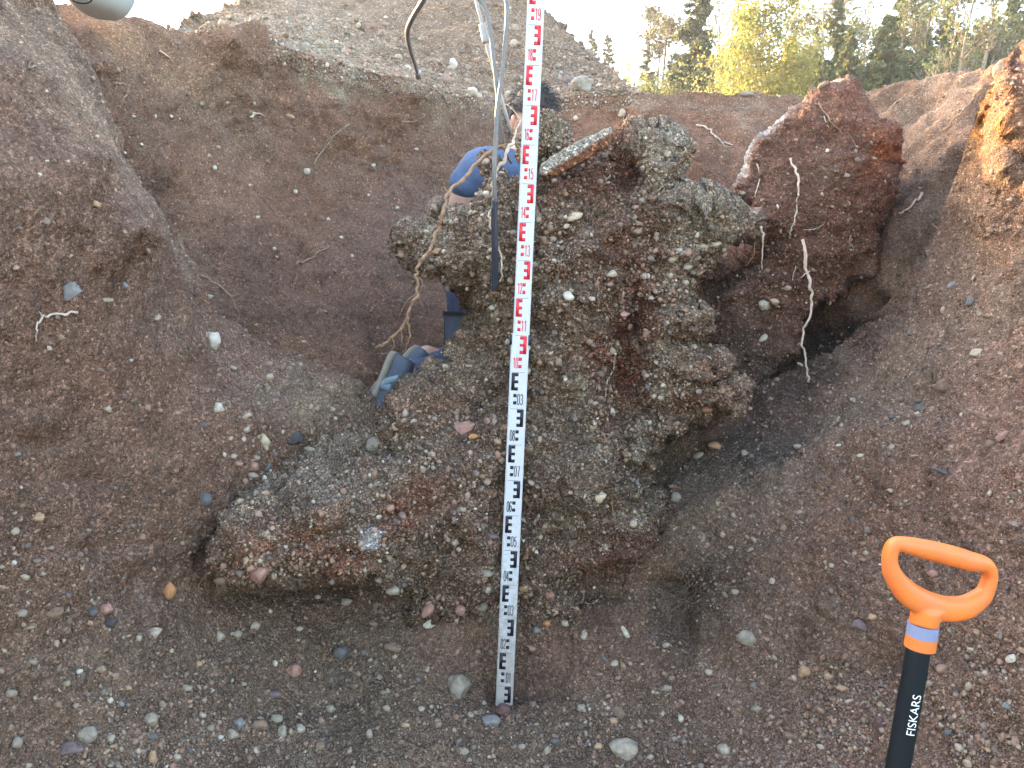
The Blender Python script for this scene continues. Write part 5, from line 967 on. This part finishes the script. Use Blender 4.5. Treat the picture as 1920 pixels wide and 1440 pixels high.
def tree(kind, px, D, ytop, label, lean=0, wid=1.0, mat=None, dens=1.0, name=None):
    top = np.array(PV(px, ytop, D)); base = np.array([top[0]-lean, D, ZG-.15]); H = top[2]-base[2]; e = empty(name or kind+'_tree', base); tag(e, label, 'tree'); TG = Geo(); LG = Geo()
    n = 12; tt = np.linspace(0, 1, n)[:, None]; wob = np.stack([vnoise(np.stack([tt[:, 0]*3, np.full(n, px*.1), np.zeros(n)], -1), 5), vnoise(np.stack([tt[:, 0]*3, np.full(n, px*.1), np.ones(n)*4], -1), 5), np.zeros(n)], -1)*.02*H*tt
    tr = base*(1-tt)+top*tt+wob; r0 = .009*H+.01; TG.add(*tube(tr, np.linspace(r0, .006, n), 7)[:3]); at = lambda t: np.array([np.interp(t, tt[:, 0], tr[:, k]) for k in range(3)])
    if kind == 'spruce':
        nb_ = int(110*dens); 
        for i in range(nb_):
            t = .12+.87*(i/nb_)**.9; L = wid*H*.15*(1-t)**.8*(.6+.6*random.random())+.03; a = random.random()*6.283; p0 = at(t); d = np.array([math.cos(a), math.sin(a), .1-.35*(1-t)]); q = [p0, p0+d*L*.5, p0+d*L+np.array([0, 0, L*.12])]; TG.add(*tube(q, [r0*.28*(1-t)+.004, .004, .002], 4)[:3])
            k = int(46*dens*(L/.3)**.6)+10; u = rng.random(k)**.7; c = p0+np.outer(u, q[2]-p0)+rng.normal(size=(k, 3))*np.array([.05, .05, .03])*(L+.1)*1.3-np.array([0, 0, 1])*(rng.random(k)*L*.22)[:, None]; leaves(LG, c, .05)
    elif kind == 'birch':
        cl = []
        for i in range(int(46*dens)):
            t = .22+.76*random.random()**.8; a = random.random()*6.283; prof = math.sin(math.pi*min(1, (t-.15)/.95)**.75)**.8; L = wid*H*.2*prof*(.55+.6*random.random())+.05; p0 = at(t*.93); d = np.array([math.cos(a), math.sin(a), .75]); d /= np.linalg.norm(d)
            q = bez([p0, p0+d*L*.5+rng.normal(size=3)*.04, p0+d*L], 3); TG.add(*tube(q, np.linspace(r0*.35*(1-t)+.008, .004, len(q)), 5)[:3]); cl.append((p0+d*L*.6, L*.26)); cl.append((p0+d*L, L*.2)); cl.append((p0+d*L*.8+rng.normal(size=3)*L*.25, L*.16))
        for c, s in cl:
            k = int(120*dens*min(2.0, max(.3, s/.3))); leaves(LG, c+rng.normal(size=(k, 3))*s*.8, .04)
    elif kind == 'bare':
        def br(p, d, L, r, lev):
            q = [p]; dd = d.copy()
            for s in range(4): dd = dd+rng.normal(size=3)*.14+np.array([0, 0, .07]); dd /= np.linalg.norm(dd); q.append(q[-1]+dd*L/4)
            TG.add(*tube(q, np.maximum(np.linspace(r, r*.45, 5), .0055), 4)[:3])
            if lev > 0:
                for s in range(4):
                    f = .3+.7*random.random(); p_ = q[min(4, int(f*4))]; nd = dd+rng.normal(size=3)*.55; nd[2] = abs(nd[2])*.7+.25; nd /= np.linalg.norm(nd); br(p_, nd, L*.58, r*.5, lev-1)
            elif dens > .5: leaves(LG, q[-1]+rng.normal(size=(3, 3))*.07, .045)
        for i in range(9):
            t = .3+.65*i/9; a = random.random()*6.283; d = np.array([math.cos(a)*.6, math.sin(a)*.6, .8]); br(at(t), d/np.linalg.norm(d), H*.2*(1.15-t)*wid, r0*.4*(1.1-t)+.005, 3 if t < .8 else 2)
    elif kind == 'pine':
        for i in range(int(15*dens)):
            t = .45+.54*random.random()**.7; a = random.random()*6.283; L = wid*H*.1*(.5+.6*random.random())*(1.3-t*.7); p0 = at(t); d = np.array([math.cos(a), math.sin(a), .25]); q = bez([p0, p0+d*L*.5, p0+d*L+np.array([0, 0, L*.15])], 3); TG.add(*tube(q, np.linspace(.02, .006, len(q)), 4)[:3])
            for c in (q[-1], q[-3]): leaves(LG, c+rng.normal(size=(60, 3))*np.array([.16, .16, .07])*(L/.6+.3), .06)
    adopt(TG.build('trunk', M_BARKP if kind in ('bare', 'birch') else M_BARK), e)
    if LG.V: adopt(LG.build('crown', mat or dict(spruce=M_NEED, birch=M_LEAF, bare=M_BUSH, pine=M_PINE)[kind], smooth=False, col=True), e)
    return e
tree('birch', 1428, 12, -12, 'bright yellow green leafy tree standing alone, largest crown on the skyline', wid=1.2, dens=1.25)
tree('birch', 1478, 12.5, 60, 'lower leafy tree leaning against the bright yellow green one, at its right', wid=.8, dens=.7)
tree('spruce', 1306, 15, -60, 'dark spruce left of the bright yellow green tree', wid=1.25, dens=2.2)
tree('pine', 1262, 17, -60, 'tall thin pine with bare trunk, left of the dark spruce', lean=.35, wid=1.0)
tree('pine', 1243, 18, 10, 'shorter thin pine beside the tall one', lean=.1, wid=.6, dens=.6)
tree('spruce', 1212, 18, 50, 'slim sparse spruce right of the small pair', wid=.9, dens=.8)
tree('spruce', 1110, 21, 52, 'slim distant spruce nearest the spoil heap slope', wid=1.0, dens=1.2)
tree('spruce', 1145, 21, 62, 'slim distant spruce, second from the spoil heap slope', wid=1.0, dens=1.2)
tree('birch', 1178, 17, 102, 'small yellowish tree at the foot of the spoil heap slope', wid=.9, dens=.8)
tree('spruce', 1592, 13, 50, 'yellow green young spruce right of the bare twiggy tree', wid=1.0, dens=1.5, mat=M_BUSH)
tree('spruce', 1662, 13.5, 25, 'broad green spruce in the middle of the right thicket', wid=1.5, dens=2.4, mat=M_BUSH)
tree('bare', 1545, 14, -70, 'twiggy nearly leafless tree behind the tip of the red block', lean=-.25, wid=1.3)
tree('bare', 1590, 16, -90, 'thin leafless tree with raised branches right of the red tip', lean=.3, wid=1.1)
tree('bare', 1500, 17, -60, 'fine twigged leafless tree directly right of the bright crown', lean=.1, wid=.9)
tree('bare', 1715, 14, -90, 'leafless tree left of the two leaning trunks', lean=-.3, wid=1.3)
tree('bare', 1765, 15, -120, 'slender leafless tree between the spruce and the leaning trunks', lean=.5, wid=1.1)
tree('bare', 1850, 12, -110, 'leaning leafless tree with a stout pale trunk', lean=.62, wid=1.2)
tree('bare', 1888, 13, -150, 'rightmost leaning leafless tree with a thin trunk', lean=.5, wid=1.2)
tree('spruce', 1735, 15, 20, 'tall thin spruce standing behind the right shrubs', wid=1.0, dens=1.2, mat=M_BUSH)
tree('spruce', 1805, 15, 50, 'narrow spruce left behind the leaning trunks', wid=1.0, dens=1.2, mat=M_BUSH)
tree('spruce', 1535, 16, 45, 'thin pointed spruce between bright crown and red tip', wid=.9, dens=1.2, mat=M_BUSH)
tree('bare', 1350, 17, -40, 'thin leafless tree between the dark spruce and the bright crown', lean=.1, wid=.9)
tree('bare', 1640, 15, -60, 'wispy leafless tree behind the broad green spruce', lean=.2, wid=1.2)
tree('spruce', 1566, 14, -10, 'tall spruce just left above the red tip', wid=1.0, dens=1.3, mat=M_BUSH)
tree('spruce', 1690, 14.5, -25, 'tallest spruce right of the broad green spruce', wid=1.0, dens=1.4, mat=M_BUSH)
tree('spruce', 1775, 14, 0, 'spruce directly left of the slender leaning trunk', wid=1.0, dens=1.3, mat=M_BUSH)
tree('spruce', 1905, 14, -30, 'spruce behind the rightmost leaning trunk', wid=1.1, dens=1.3, mat=M_BUSH)
tree('pine', 1226, 19, -20, 'very slender pine at the left of the pine group', lean=.3, wid=.5, dens=.4)
tree('bare', 1400, 17, -60, 'leafless tree rising behind the bright crown', lean=.2, wid=.8)
tree('bare', 1960, 13, -100, 'leafless tree at the right picture edge', lean=.2, wid=1.3)
B_ = [(1205, 17, 150, .6), (1240, 17, 142, .6), (1285, 16, 122, .7), (1340, 15, 112, .8), (1385, 14, 96, .8), (1465, 14, 118, .8), (1520, 15, 108, .8), (1555, 14, 118, .8), (1610, 14, 112, .8), (1640, 14, 106, .8), (1700, 14, 100, .9), (1745, 14, 96, .9), (1790, 14, 88, .9), (1835, 14, 76, .9), (1880, 14, 66, .9), (1930, 14, 50, 1.0), (1990, 14, 40, 1.0), (1180, 19, 150, .5)]
BN = ['dense green shrub %s' % s for s in ('below the slim sparse spruce', 'below the two thin pines', 'left below the dark spruce', 'between the dark spruce and the bright tree', 'at the left foot of the bright tree', 'at the right foot of the bright tree', 'left behind the tip of the red block', 'right behind the tip of the red block', 'below the yellow green young spruce', 'left below the broad green spruce',
      'right below the broad green spruce', 'below the slender leafless tree', 'left of the leaning trunks', 'at the foot of the leaning trunks', 'above the sunlit top of the bank', 'above the far right bank', 'at the right picture edge', 'lowest and nearest the spoil heap')]
for (x, D, y, w), lb in zip(B_, BN):
    e = tree('birch', x, D, y, lb, wid=w*1.5, dens=.95, mat=M_BUSH, name='shrub'); e['category'] = 'shrub'; e['group'] = 'shrubs beyond the pit rim'

# ------------------------------------------------------------------ hazy air
hz = bpy.data.meshes.new('haze'); bm = bmesh.new(); bmesh.ops.create_cube(bm, size=1); bm.to_mesh(hz); bm.free()
ho = bpy.data.objects.new('haze', hz); COL.objects.link(ho); ho.scale = (50, 50, 22); ho.location = (0, 12, 8.9); ho['kind'] = 'stuff'; ho['label'] = 'thin golden haze in the air'
m = bpy.data.materials.new('hazy air'); m.use_nodes = True; m.node_tree.nodes.clear(); vo = m.node_tree.nodes.new('ShaderNodeVolumePrincipled'); mo = m.node_tree.nodes.new('ShaderNodeOutputMaterial')
vo.inputs['Color'].default_value = (.95, .95, .92, 1); vo.inputs['Density'].default_value = .0035; vo.inputs['Anisotropy'].default_value = .5; m.node_tree.links.new(vo.outputs[0], mo.inputs['Volume']); hz.materials.append(m)
